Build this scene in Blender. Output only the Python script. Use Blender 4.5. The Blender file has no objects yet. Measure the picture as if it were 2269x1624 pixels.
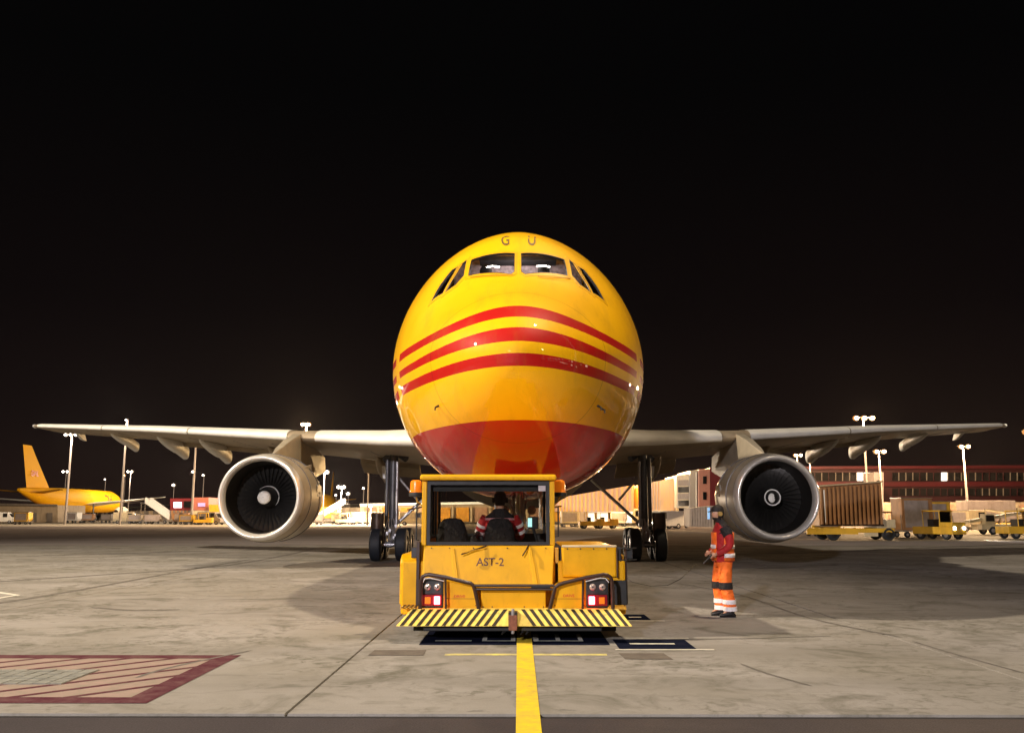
import bpy, bmesh, math, random
from math import sin, cos, pi, radians as R, sqrt, atan2
from mathutils import Vector, Matrix
random.seed(7)
HAZE = 0.000018
scene = bpy.context.scene
COL = scene.collection
# ------------------------------------------------------------------ camera
F, CX, CY = 1943.0, 1134.5, 812.0          # measured on a 2269 px wide copy of the photograph
TILT = math.atan(328 / F); YAW = math.atan(13.5 / F); EYE = 1.65
cam = bpy.data.objects.new('camera', bpy.data.cameras.new('camera'))
COL.objects.link(cam)
cam.location = (0, 0, EYE)
cam.rotation_euler = (pi / 2 + TILT, 0, YAW)
cam.data.sensor_width = 36; cam.data.lens = 36 * F / 2269
cam.data.clip_start = 0.1; cam.data.clip_end = 3000
scene.camera = cam
scene.view_settings.view_transform = 'Standard'
scene.view_settings.look = 'None'
scene.view_settings.exposure = 0.0
scene.view_settings.gamma = 1.0
try: scene.view_settings.use_curve_mapping = False
except Exception: pass
scene.cycles.max_bounces = 8
scene.cycles.sample_clamp_indirect = 4.0
scene.cycles.use_denoising = True
# ------------------------------------------------------------------ world: night sky, faint city glow low down
world = bpy.data.worlds.new('World'); scene.world = world; world.use_nodes = True
nt = world.node_tree; nt.nodes.clear()
wo = nt.nodes.new('ShaderNodeOutputWorld'); bg = nt.nodes.new('ShaderNodeBackground')
tc = nt.nodes.new('ShaderNodeTexCoord'); sp = nt.nodes.new('ShaderNodeSeparateXYZ')
cr = nt.nodes.new('ShaderNodeValToRGB')
nt.links.new(tc.outputs['Generated'], sp.inputs[0]); nt.links.new(sp.outputs['Z'], cr.inputs[0])
nt.links.new(cr.outputs[0], bg.inputs[0]); nt.links.new(bg.outputs[0], wo.inputs[0])
e = cr.color_ramp.elements
e[0].position = 0.0; e[0].color = (0.014, 0.0075, 0.0062, 1)
e[1].position = 0.45; e[1].color = (0.0010, 0.0010, 0.0012, 1)
m_ = e.new(0.10); m_.color = (0.0065, 0.0038, 0.0036, 1)
m2_ = e.new(0.22); m2_.color = (0.0030, 0.0019, 0.0022, 1)
bg.inputs[1].default_value = 1.0
# ------------------------------------------------------------------ the apron floodlights (their masts are built further down)
LAMPS = [  # x, y, z, power, colour, radius, label
    (13, 16, 44, 74000, (1.0, 0.80, 0.55), 0.7, 'tall grey floodlight mast just outside the picture on the right, beside the aircraft nose'),
    (-60, 5, 42, 320000, (1.0, 0.84, 0.62), 0.7, 'tall grey floodlight mast just outside the picture on the left, beside the striped hatching'),
    (-15, -32, 15, 74000, (0.95, 0.90, 0.95), 0.8, 'tall grey floodlight mast behind the photographer on the left side'),
    (40, -20, 22, 4000, (1.0, 0.83, 0.60), 0.8, 'tall grey floodlight mast behind the photographer on the right side'),
]
AIM = [(-14, 17, 0, 64), (7, 14, 0, 100), (2, 22, 5, 125), (0, 16, 4, 100)]      # where each flood is pointed and its beam angle
for (x, y, z, p, c, r, lb), (ax, ay, az, bw) in zip(LAMPS, AIM):
    l = bpy.data.lights.new('flood_light', 'SPOT'); l.energy = p; l.color = c; l.shadow_soft_size = r; l.spot_size = R(bw); l.spot_blend = 1.0
    o = bpy.data.objects.new('flood_light', l); COL.objects.link(o); o.location = (x, y, z)
    o.rotation_euler = (Vector((ax - x, ay - y, az - z))).to_track_quat('-Z', 'Y').to_euler()
# ------------------------------------------------------------------ pixel helpers (2269 px wide photograph)
_ct, _st, _cy, _sy = cos(TILT), sin(TILT), cos(YAW), sin(YAW)
def ray(px, py):
    u = (px - CX) / F; v = -(py - CY) / F
    y = _ct - v * _st; z = _st + v * _ct
    return (u * _cy - y * _sy, u * _sy + y * _cy, z)
def pt(px, py, Y):
    d = ray(px, py); k = Y / d[1]
    return Vector((d[0] * k, Y, EYE + d[2] * k))
def gp(px, py):
    d = ray(px, py); k = -EYE / d[2]
    return (d[0] * k, d[1] * k)
# ------------------------------------------------------------------ materials
MATS = {}
def mat(name, col, rough=0.5, metal=0.0, var=0.0, vscale=3.0, bump=0.0, bscale=40.0, coat=0.0, emit=None, estr=0.0, spec=0.5, dirt=None):
    if name in MATS: return MATS[name]
    m = bpy.data.materials.new(name); m.use_nodes = True; MATS[name] = m
    n = m.node_tree.nodes; L = m.node_tree.links; b = n['Principled BSDF']
    b.inputs['Base Color'].default_value = (*col, 1); b.inputs['Roughness'].default_value = rough
    b.inputs['Metallic'].default_value = metal
    b.inputs['Coat Weight'].default_value = coat; b.inputs['Coat Roughness'].default_value = 0.06
    b.inputs['Specular IOR Level'].default_value = spec
    if emit: b.inputs['Emission Color'].default_value = (*emit, 1); b.inputs['Emission Strength'].default_value = estr
    if var or bump or dirt:
        t = n.new('ShaderNodeTexCoord')
    if var:
        a = n.new('ShaderNodeTexNoise'); a.inputs['Scale'].default_value = vscale; a.inputs['Detail'].default_value = 6
        L.new(t.outputs['Object'], a.inputs['Vector'])
        mp = n.new('ShaderNodeMapRange'); mp.inputs[1].default_value = 0.3; mp.inputs[2].default_value = 0.7
        mp.inputs[3].default_value = 1 - var; mp.inputs[4].default_value = 1 + var * 0.6
        L.new(a.outputs[0], mp.inputs[0])
        h = n.new('ShaderNodeHueSaturation'); h.inputs['Color'].default_value = (*col, 1)
        L.new(mp.outputs[0], h.inputs['Value']); L.new(h.outputs[0], b.inputs['Base Color'])
        mr = n.new('ShaderNodeMapRange'); mr.inputs[3].default_value = max(0, rough - 0.1); mr.inputs[4].default_value = min(1, rough + 0.12)
        L.new(a.outputs[0], mr.inputs[0]); L.new(mr.outputs[0], b.inputs['Roughness'])
    if bump:
        a2 = n.new('ShaderNodeTexNoise'); a2.inputs['Scale'].default_value = bscale; a2.inputs['Detail'].default_value = 4
        L.new(t.outputs['Object'], a2.inputs['Vector'])
        bp = n.new('ShaderNodeBump'); bp.inputs['Strength'].default_value = bump; bp.inputs['Distance'].default_value = 0.01
        L.new(a2.outputs[0], bp.inputs['Height']); L.new(bp.outputs[0], b.inputs['Normal'])
    return m
def glass(name, tint, refl=0.10):
    m = bpy.data.materials.new(name); m.use_nodes = True; MATS[name] = m
    n = m.node_tree.nodes; L = m.node_tree.links; n.clear()
    o = n.new('ShaderNodeOutputMaterial'); t = n.new('ShaderNodeBsdfTransparent'); t.inputs[0].default_value = (*tint, 1)
    g = n.new('ShaderNodeBsdfGlossy'); g.inputs['Roughness'].default_value = 0.03
    lw = n.new('ShaderNodeFresnel'); lw.inputs[0].default_value = 1.45
    ad = n.new('ShaderNodeMath'); ad.operation = 'ADD'; ad.inputs[1].default_value = refl - 0.04
    mx = n.new('ShaderNodeMixShader')
    L.new(lw.outputs[0], ad.inputs[0]); L.new(ad.outputs[0], mx.inputs[0]); L.new(t.outputs[0], mx.inputs[1]); L.new(g.outputs[0], mx.inputs[2])
    L.new(mx.outputs[0], o.inputs[0]); return m

YEL = (0.93, 0.48, 0.002); RED = (0.46, 0.009, 0.006)
M = dict(
    tug=mat('tug_yellow_paint', (0.76, 0.385, 0.003), 0.42, var=0.10, vscale=4, coat=0.12, spec=0.25, bump=0.05, bscale=9),
    tugd=mat('tug_ochre_paint', (0.62, 0.31, 0.02), 0.5, var=0.15, vscale=8),
    black=mat('black_rubber', (0.012, 0.012, 0.013), 0.6, var=0.2, vscale=10),
    tyre=mat('tyre_rubber', (0.012, 0.016, 0.024), 0.62, var=0.25, vscale=8, bump=0.2),
    brown=mat('brown_painted_pipe', (0.035, 0.014, 0.008), 0.4),
    hazy=mat('hazard_yellow', (0.85, 0.62, 0.12), 0.45, var=0.18, vscale=12),
    hazb=mat('hazard_black', (0.02, 0.012, 0.006), 0.5, var=0.2, vscale=12),
    white=mat('white_paint', (0.78, 0.77, 0.73), 0.5, var=0.08),
    steel=mat('steel', (0.45, 0.44, 0.42), 0.35, 0.9, var=0.15, vscale=9),
    chrome=mat('polished_lip', (0.88, 0.85, 0.80), 0.28, 0.55, var=0, vscale=6),
    dsteel=mat('dark_steel', (0.05, 0.048, 0.05), 0.4, 0.7, var=0.2, vscale=10),
    gearm=mat('gear_grey_paint', (0.085, 0.085, 0.095), 0.35, 0.3, var=0.2, vscale=12),
    gearl=mat('gear_light_metal', (0.42, 0.41, 0.43), 0.3, 0.6, var=0.15, vscale=12),
    wing=mat('wing_grey_skin', (0.42, 0.34, 0.24), 0.42, 0.1, var=0.2, vscale=1.6, bump=0.03, bscale=3),
    slat=mat('leading_edge_metal', (0.84, 0.81, 0.74), 0.42, 0.05, var=0.08, vscale=2),
    nac=mat('nacelle_grey_paint', (0.50, 0.44, 0.34), 0.36, 0.25, var=0.14, vscale=2.5, bump=0.04, bscale=4),
    duct=mat('intake_duct', (0.03, 0.028, 0.027), 0.42, 0.5),
    blade=mat('fan_blade', (0.09, 0.085, 0.08), 0.34, 0.8),
    void=mat('dark_void', (0.004, 0.004, 0.004), 0.8),
    skin=mat('skin', (0.55, 0.29, 0.18), 0.5), hair=mat('dark_hair', (0.015, 0.01, 0.008), 0.7),
    orange=mat('hi_vis_orange', (0.95, 0.17, 0.015), 0.7, var=0.18, vscale=9, bump=0.5, bscale=12),
    redv=mat('red_cloth', (0.42, 0.012, 0.015), 0.75, var=0.2, vscale=8, bump=0.5, bscale=12),
    refl=mat('reflective_tape', (0.85, 0.80, 0.80), 0.35, var=0.1, vscale=20),
    cloth=mat('black_cloth', (0.014, 0.011, 0.012), 0.8, var=0.3, vscale=12, bump=0.4, bscale=18),
    boot=mat('black_boot', (0.012, 0.010, 0.010), 0.5),
    amber=mat('amber_lens', (0.85, 0.22, 0.01), 0.25, coat=0.5, emit=(1, 0.22, 0.01), estr=0.25),
    redl=mat('lit_tail_lamp', (0.9, 0.1, 0.1), 0.3, emit=(1, 0.10, 0.14), estr=12),
    redd=mat('red_lens', (0.16, 0.004, 0.008), 0.25, coat=0.5, emit=(1, 0.01, 0.04), estr=0.08),
    lens=mat('clear_lamp_lens', (0.55, 0.45, 0.42), 0.15, 0.5, coat=1, var=0.4, vscale=60),
    lampw=mat('lamp_light_white', (1, 1, 1), 0.4, emit=(1.0, 0.90, 0.78), estr=34),
    lampo=mat('lamp_light_orange', (1, 1, 1), 0.4, emit=(1.0, 0.66, 0.34), estr=38),
    lampg=mat('lamp_halo_white', (.02, .02, .02), 0.9, emit=(1.0, 0.74, 0.50), estr=0.75, spec=0), lampog=mat('lamp_halo_orange', (.02, .02, .02), 0.9, emit=(1.0, 0.42, 0.10), estr=0.85, spec=0),  # dim glowing shells that paint the halo around each lamp core
    head=mat('headlight_light', (1, 1, 1), 0.4, emit=(1.0, 0.97, 0.95), estr=26),
    winw=mat('warm_lit_window', (0.9, 0.85, 0.7), 0.4, emit=(1.0, 0.80, 0.5), estr=5.0),
    winl=mat('lit_window', (0.9, 0.9, 0.85), 0.4, emit=(0.88, 1.0, 0.92), estr=1.9),
    wind=mat('dark_window', (0.02, 0.018, 0.018), 0.12, var=0.5, vscale=0.4),
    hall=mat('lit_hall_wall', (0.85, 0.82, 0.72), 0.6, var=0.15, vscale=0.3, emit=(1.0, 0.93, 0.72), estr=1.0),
    maroon=mat('maroon_cladding', (0.042, 0.0065, 0.0085), 0.55, var=0.18, vscale=0.3),
    redc=mat('red_cabin_paint', (0.20, 0.012, 0.016), 0.5, var=0.12),
    pinkc=mat('faded_red_paint', (0.50, 0.16, 0.11), 0.55, var=0.12),
    beige=mat('beige_wall', (0.46, 0.36, 0.24), 0.7, var=0.15, vscale=0.3),
    greyc=mat('grey_container_paint', (0.34, 0.29, 0.28), 0.6, var=0.15),
    cont=mat('brown_container_paint', (0.40, 0.20, 0.085), 0.5, var=0.22, vscale=1.3, bump=0.15, bscale=5),
    goldc=mat('gold_lit_cladding', (0.78, 0.38, 0.03), 0.55, var=0.2, vscale=0.5),  # ochre coat deepened to carry the warm light on the front too
    rosec=mat('pale_pink_cladding', (0.50, 0.30, 0.19), 0.6, var=0.2, vscale=0.5),
    pole=mat('mast_galvanised', (0.26, 0.23, 0.21), 0.6, 0.1),
    vyel=mat('vehicle_yellow', (0.78, 0.46, 0.04), 0.42, var=0.12, vscale=2, coat=0.3),
    vcream=mat('vehicle_cream', (0.62, 0.52, 0.34), 0.5, var=0.15, vscale=2),
    vgrey=mat('equipment_grey', (0.22, 0.19, 0.16), 0.55, var=0.2, vscale=3),
    blue=mat('blue_sign', (0.03, 0.28, 0.62), 0.4, emit=(0.05, 0.45, 1.0), estr=0.6),
    purple=mat('purple_sign', (0.4, 0.3, 0.6), 0.4, emit=(0.75, 0.55, 1.0), estr=0.5),
    signw=mat('lit_sign_white', (0.9, 0.8, 0.9), 0.4, emit=(1.0, 0.82, 1.0), estr=1.3),
    screen=mat('cab_display', (0.1, 0.2, 0.2), 0.3, emit=(0.5, 1.0, 0.95), estr=1.6),
    cockpit=mat('cockpit_lining', (0.50, 0.42, 0.42), 0.7, var=0.5, vscale=14),
    letter=mat('brown_lettering', (0.10, 0.022, 0.008), 0.5), lred=mat('red_lettering', (0.55, 0.03, 0.01), 0.5),
    lgu=mat('dark_grey_lettering', (0.16, 0.10, 0.02), 0.5),
    sticker=mat('grey_sticker', (0.42, 0.37, 0.38), 0.6),
    gwin=glass('window_glass', (0.86, 0.86, 0.84), 0.07), gdark=glass('cockpit_glass', (0.75, 0.75, 0.76), 0.08),
)
def math_node(n, L, op, a, b=None, c=None, clamp=False):
    x = n.new('ShaderNodeMath'); x.operation = op; x.use_clamp = clamp
    for i, v in enumerate((a, b, c)):
        if v is None: continue
        if isinstance(v, (int, float)): x.inputs[i].default_value = v
        else: L.new(v, x.inputs[i])
    return x.outputs[0]
def livery():
    """yellow aircraft paint with the printed red bands and the red belly; object coordinates are metres from the nose tip's ground point"""
    m = bpy.data.materials.new('yellow_livery'); m.use_nodes = True
    n = m.node_tree.nodes; L = m.node_tree.links; b = n['Principled BSDF']
    t = n.new('ShaderNodeTexCoord'); s = n.new('ShaderNodeSeparateXYZ'); L.new(t.outputs['Object'], s.inputs[0])
    X, Y, Z = s.outputs
    mm = lambda op, a, b_=None, c=None, cl=False: math_node(n, L, op, a, b_, c, cl)
    g = mm('DIVIDE', X, 1.25); g = mm('MULTIPLY', g, g); g = mm('MULTIPLY', g, -1.0); g = mm('POWER', math.e, g)
    g = mm('MULTIPLY', g, mm('LESS_THAN', Y, 9.0))
    tot = None
    for (t0, t1, b0, b1) in ((4.665, .39, 4.515, .29), (4.33, .26, 4.20, .14), (4.035, .11, 3.875, .07)):
        top = mm('MULTIPLY_ADD', g, t1, t0); bot = mm('MULTIPLY_ADD', g, b1, b0)
        k = mm('MULTIPLY', mm('LESS_THAN', Z, top), mm('GREATER_THAN', Z, bot))
        tot = k if tot is None else mm('ADD', tot, k)
    # the bands stop before the lettering on the flank
    gap = mm('SUBTRACT', 1.0, mm('MULTIPLY', mm('GREATER_THAN', Y, 3.05), mm('LESS_THAN', Y, 3.45)))
    seg = mm('SUBTRACT', 1.0, mm('MULTIPLY', mm('GREATER_THAN', Y, 7.5), mm('LESS_THAN', mm('FRACT', mm('MULTIPLY', Y, 0.31)), 0.25)))
    tot = mm('MULTIPLY', mm('MULTIPLY', tot, gap), seg)
    tot = mm('MULTIPLY', tot, mm('LESS_THAN', Y, 18.0))
    belly = mm('LESS_THAN', Z, 3.165)
    tot = mm('ADD', tot, belly, None, True)
    nz = n.new('ShaderNodeTexNoise'); nz.inputs['Scale'].default_value = 1.3; nz.inputs['Detail'].default_value = 5
    L.new(t.outputs['Object'], nz.inputs['Vector'])
    mx = n.new('ShaderNodeMix'); mx.data_type = 'RGBA'; L.new(tot, mx.inputs['Factor'])
    mx.inputs['A'].default_value = (*YEL, 1); mx.inputs['B'].default_value = (*RED, 1)
    # panel seams: radome ring and two frames
    d = mm('ABSOLUTE', mm('SUBTRACT', Y, 1.28)); seam = mm('LESS_THAN', d, 0.009)
    d2 = mm('ABSOLUTE', mm('SUBTRACT', Y, 4.6)); seam = mm('ADD', seam, mm('LESS_THAN', d2, 0.007), None, True)
    hv = n.new('ShaderNodeHueSaturation'); L.new(mx.outputs['Result'], hv.inputs['Color'])
    v = mm('MULTIPLY_ADD', nz.outputs[0], 0.16, 0.92); v = mm('SUBTRACT', v, mm('MULTIPLY', seam, 0.35)); L.new(v, hv.inputs['Value'])
    L.new(hv.outputs[0], b.inputs['Base Color'])
    b.inputs['Roughness'].default_value = 0.30
    L.new(mm('MULTIPLY_ADD', nz.outputs[0], 0.2, 0.42), b.inputs['Roughness'])
    b.inputs['Specular IOR Level'].default_value = 0.15
    b.inputs['Coat Weight'].default_value = 0.8; b.inputs['Coat Roughness'].default_value = 0.02
    n2 = n.new('ShaderNodeTexNoise'); n2.inputs['Scale'].default_value = 2.2; n2.inputs['Detail'].default_value = 3
    L.new(t.outputs['Object'], n2.inputs['Vector'])
    bp = n.new('ShaderNodeBump'); bp.inputs['Strength'].default_value = 0.10; bp.inputs['Distance'].default_value = 0.03
    L.new(n2.outputs[0], bp.inputs['Height']); L.new(bp.outputs[0], b.inputs['Normal']); L.new(bp.outputs[0], b.inputs['Coat Normal'])
    return m
def grime(m, amt, sc, col=(0.10, 0.055, 0.02), lo=.52, hi=.75):
    n = m.node_tree.nodes; L = m.node_tree.links; b = n['Principled BSDF']; inp = b.inputs['Base Color']
    t = n.new('ShaderNodeTexCoord'); mp = n.new('ShaderNodeMapping'); mp.inputs['Scale'].default_value = sc; L.new(t.outputs['Object'], mp.inputs[0])
    a = n.new('ShaderNodeTexNoise'); a.inputs['Scale'].default_value = 1.0; a.inputs['Detail'].default_value = 10; a.inputs['Roughness'].default_value = 0.68; L.new(mp.outputs[0], a.inputs[0])
    r_ = n.new('ShaderNodeMapRange'); r_.inputs[1].default_value = lo; r_.inputs[2].default_value = hi; r_.inputs[4].default_value = amt; L.new(a.outputs[0], r_.inputs[0])
    x = n.new('ShaderNodeMix'); x.data_type = 'RGBA'; x.inputs['B'].default_value = (*col, 1); L.new(r_.outputs[0], x.inputs['Factor'])
    if inp.is_linked: L.new(inp.links[0].from_socket, x.inputs['A'])
    else: x.inputs['A'].default_value = inp.default_value
    L.new(x.outputs['Result'], inp)
M['livery'] = livery()
grime(M['livery'], .28, (3.5, 1.2, .8), (0.30, 0.16, 0.02), .50, .80)
grime(M['tug'], .22, (9, 9, 2.2), (0.22, 0.10, 0.02), .54, .74)
grime(M['tug'], .25, (22, 22, 14), (0.05, 0.03, 0.015), .63, .70)
grime(M['hazy'], .6, (16, 16, 16), (0.12, 0.07, 0.03), .56, .70)
grime(M['wing'], .45, (1.4, .5, 3), (0.16, 0.11, 0.07), .48, .75)
grime(M['nac'], .3, (1.6, .6, 1.6), (0.18, 0.13, 0.08), .50, .75)
for k_ in ('cont', 'vyel', 'vcream', 'greyc', 'rosec', 'goldc', 'beige'): grime(M[k_], .45, (1.5, 1.5, .5), (0.09, 0.06, 0.03), .50, .72)
grime(M['maroon'], .5, (.3, .3, .15), (0.015, 0.008, 0.008), .5, .7)
def ground_mat(name, c1, c2, c3, scale, rough=0.75, bump=0.25, stain=0.5, streak=0.0, speck=0.25):
    m = bpy.data.materials.new(name); m.use_nodes = True; MATS[name] = m
    n = m.node_tree.nodes; L = m.node_tree.links; b = n['Principled BSDF']
    g = n.new('ShaderNodeNewGeometry')
    def nz(sc, det, vec=None, dist=0.0):
        a = n.new('ShaderNodeTexNoise'); a.inputs['Scale'].default_value = sc; a.inputs['Detail'].default_value = det
        a.inputs['Distortion'].default_value = dist; a.inputs['Roughness'].default_value = 0.62
        L.new(vec or g.outputs['Position'], a.inputs['Vector']); return a.outputs[0]
    def ramp(v, a, b_):
        r = n.new('ShaderNodeMapRange'); r.inputs[1].default_value = a; r.inputs[2].default_value = b_; L.new(v, r.inputs[0]); return r.outputs[0]
    def mix(f, a, b_):
        x = n.new('ShaderNodeMix'); x.data_type = 'RGBA'; L.new(f, x.inputs['Factor'])
        for k, v in (('A', a), ('B', b_)):
            if isinstance(v, tuple): x.inputs[k].default_value = (*v, 1)
            else: L.new(v, x.inputs[k])
        return x.outputs['Result']
    c = mix(ramp(nz(scale * 0.35, 5, None, 0.6), 0.35, 0.65), c1, c2)
    f2 = math_node(n, L, 'MULTIPLY', ramp(nz(scale * 1.1, 8, None, 1.2), 0.50, 0.72), stain)
    c = mix(f2, c, c3)
    mp = n.new('ShaderNodeMapping'); mp.inputs['Scale'].default_value = (0.25, 1.6, 1); mp.inputs['Rotation'].default_value = (0, 0, 0.35)
    L.new(g.outputs['Position'], mp.inputs['Vector'])
    st = ramp(nz(1.6, 7, mp.outputs[0], 0.5), 0.60, 0.75)
    c = mix(math_node(n, L, 'MULTIPLY', st, streak), c, tuple(v * 0.35 for v in c2))
    fine = nz(60, 3); sp_ = math_node(n, L, 'MULTIPLY', ramp(fine, 0.35, 0.70), speck)
    c = mix(sp_, c, tuple(v * 0.45 for v in c1))
    m3 = ramp(nz(scale * 7, 9, None, 0.8), 0.48, 0.66); m4 = ramp(nz(scale * 0.6, 4), 0.42, 0.6)
    c = mix(math_node(n, L, 'MULTIPLY', math_node(n, L, 'MULTIPLY', m3, m4), 0.85 * stain), c, c3)
    mp3 = n.new('ShaderNodeMapping'); mp3.inputs['Scale'].default_value = (0.035, 0.42, 1); L.new(g.outputs['Position'], mp3.inputs['Vector'])
    bd = ramp(nz(1.0, 6, mp3.outputs[0], 0.2), 0.46, 0.62)
    c = mix(math_node(n, L, 'MULTIPLY', bd, 0.42), c, tuple(v * 0.62 for v in c2))
    # sharp-edged rubber marks and oil spots
    mp2 = n.new('ShaderNodeMapping'); mp2.inputs['Scale'].default_value = (1.0, 2.2, 1); L.new(g.outputs['Position'], mp2.inputs['Vector'])
    oil = ramp(nz(0.9, 9, mp2.outputs[0], 0.3), 0.655, 0.70)
    c = mix(math_node(n, L, 'MULTIPLY', oil, 0.55 * stain), c, tuple(v * 0.22 for v in c1))
    L.new(c, b.inputs['Base Color'])
    L.new(math_node(n, L, 'MULTIPLY_ADD', fine, 0.25, rough - 0.12), b.inputs['Roughness'])
    bp = n.new('ShaderNodeBump'); bp.inputs['Strength'].default_value = bump; bp.inputs['Distance'].default_value = 0.006
    L.new(fine, bp.inputs['Height']); L.new(bp.outputs[0], b.inputs['Normal'])
    b.inputs['Specular IOR Level'].default_value = {'dark_asphalt': 0.2, 'lit_far_concrete': 0.08}.get(name, 0.0)
    return m
M['conc'] = ground_mat('apron_concrete', (0.315, 0.298, 0.287), (0.238, 0.222, 0.198), (0.105, 0.10, 0.078), 0.9, streak=0.7, stain=0.9)
M['asph'] = ground_mat('dark_asphalt', (0.060, 0.050, 0.054), (0.046, 0.039, 0.044), (0.03, 0.025, 0.027), 1.2, bump=0.7, speck=0.6)
M['taxi'] = ground_mat('taxiway_asphalt', (0.36, 0.325, 0.32), (0.29, 0.262, 0.26), (0.17, 0.152, 0.15), 0.25)
M['farc'] = ground_mat('lit_far_concrete', (0.42, 0.37, 0.28), (0.34, 0.29, 0.21), (0.25, 0.2, 0.14), 0.1)  # bright warm tone paints the floodlit look of the far ground
def worn(name, col, base, thr=0.62):
    m = bpy.data.materials.new(name); m.use_nodes = True; MATS[name] = m
    n = m.node_tree.nodes; L = m.node_tree.links; b = n['Principled BSDF']; g = n.new('ShaderNodeNewGeometry')
    a = n.new('ShaderNodeTexNoise'); a.inputs['Scale'].default_value = 5; a.inputs['Detail'].default_value = 9; a.inputs['Roughness'].default_value = 0.7
    L.new(g.outputs['Position'], a.inputs['Vector'])
    r = n.new('ShaderNodeMapRange'); r.inputs[1].default_value = thr - 0.22; r.inputs[2].default_value = thr + 0.08; L.new(a.outputs[0], r.inputs[0])
    x = n.new('ShaderNodeMix'); x.data_type = 'RGBA'; x.inputs['A'].default_value = (*col, 1); x.inputs['B'].default_value = (*base, 1)
    L.new(r.outputs[0], x.inputs['Factor']); L.new(x.outputs['Result'], b.inputs['Base Color']); b.inputs['Roughness'].default_value = 0.8; b.inputs['Specular IOR Level'].default_value = 0.0
    return m
CB = (0.30, 0.26, 0.19)
M['pyel'] = worn('worn_yellow_marking', (0.66, 0.50, 0.035), (0.48, 0.34, 0.07))
M['ppale'] = worn('pale_yellow_marking', (0.62, 0.55, 0.16), CB, 0.60)
M['pmar'] = worn('worn_maroon_marking', (0.080, 0.026, 0.036), (0.13, 0.07, 0.072), 0.60)
M['ppink'] = worn('faded_pink_marking', (0.31, 0.225, 0.20), (0.24, 0.20, 0.165), 0.55)
M['pwhite'] = worn('worn_white_marking', (0.62, 0.60, 0.54), (0.42, 0.39, 0.33), 0.62)
M['pblack'] = worn('worn_black_marking', (0.008, 0.010, 0.022), (0.02, 0.02, 0.035), 0.70)
M['pgrey'] = worn('worn_grey_patch', (0.115, 0.10, 0.09), (0.16, 0.14, 0.12), 0.60)
M['grate'] = mat('grey_paving_setts', (0.20, 0.20, 0.18), 0.7, var=0.35, vscale=6, bump=0.5, bscale=30)
for k_ in ('hi_vis_orange', 'red_cloth', 'black_cloth'):
    for nd in MATS[k_].node_tree.nodes:
        if nd.type == 'BUMP': nd.inputs['Distance'].default_value = 0.05; nd.inputs['Strength'].default_value = 0.8
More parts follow.
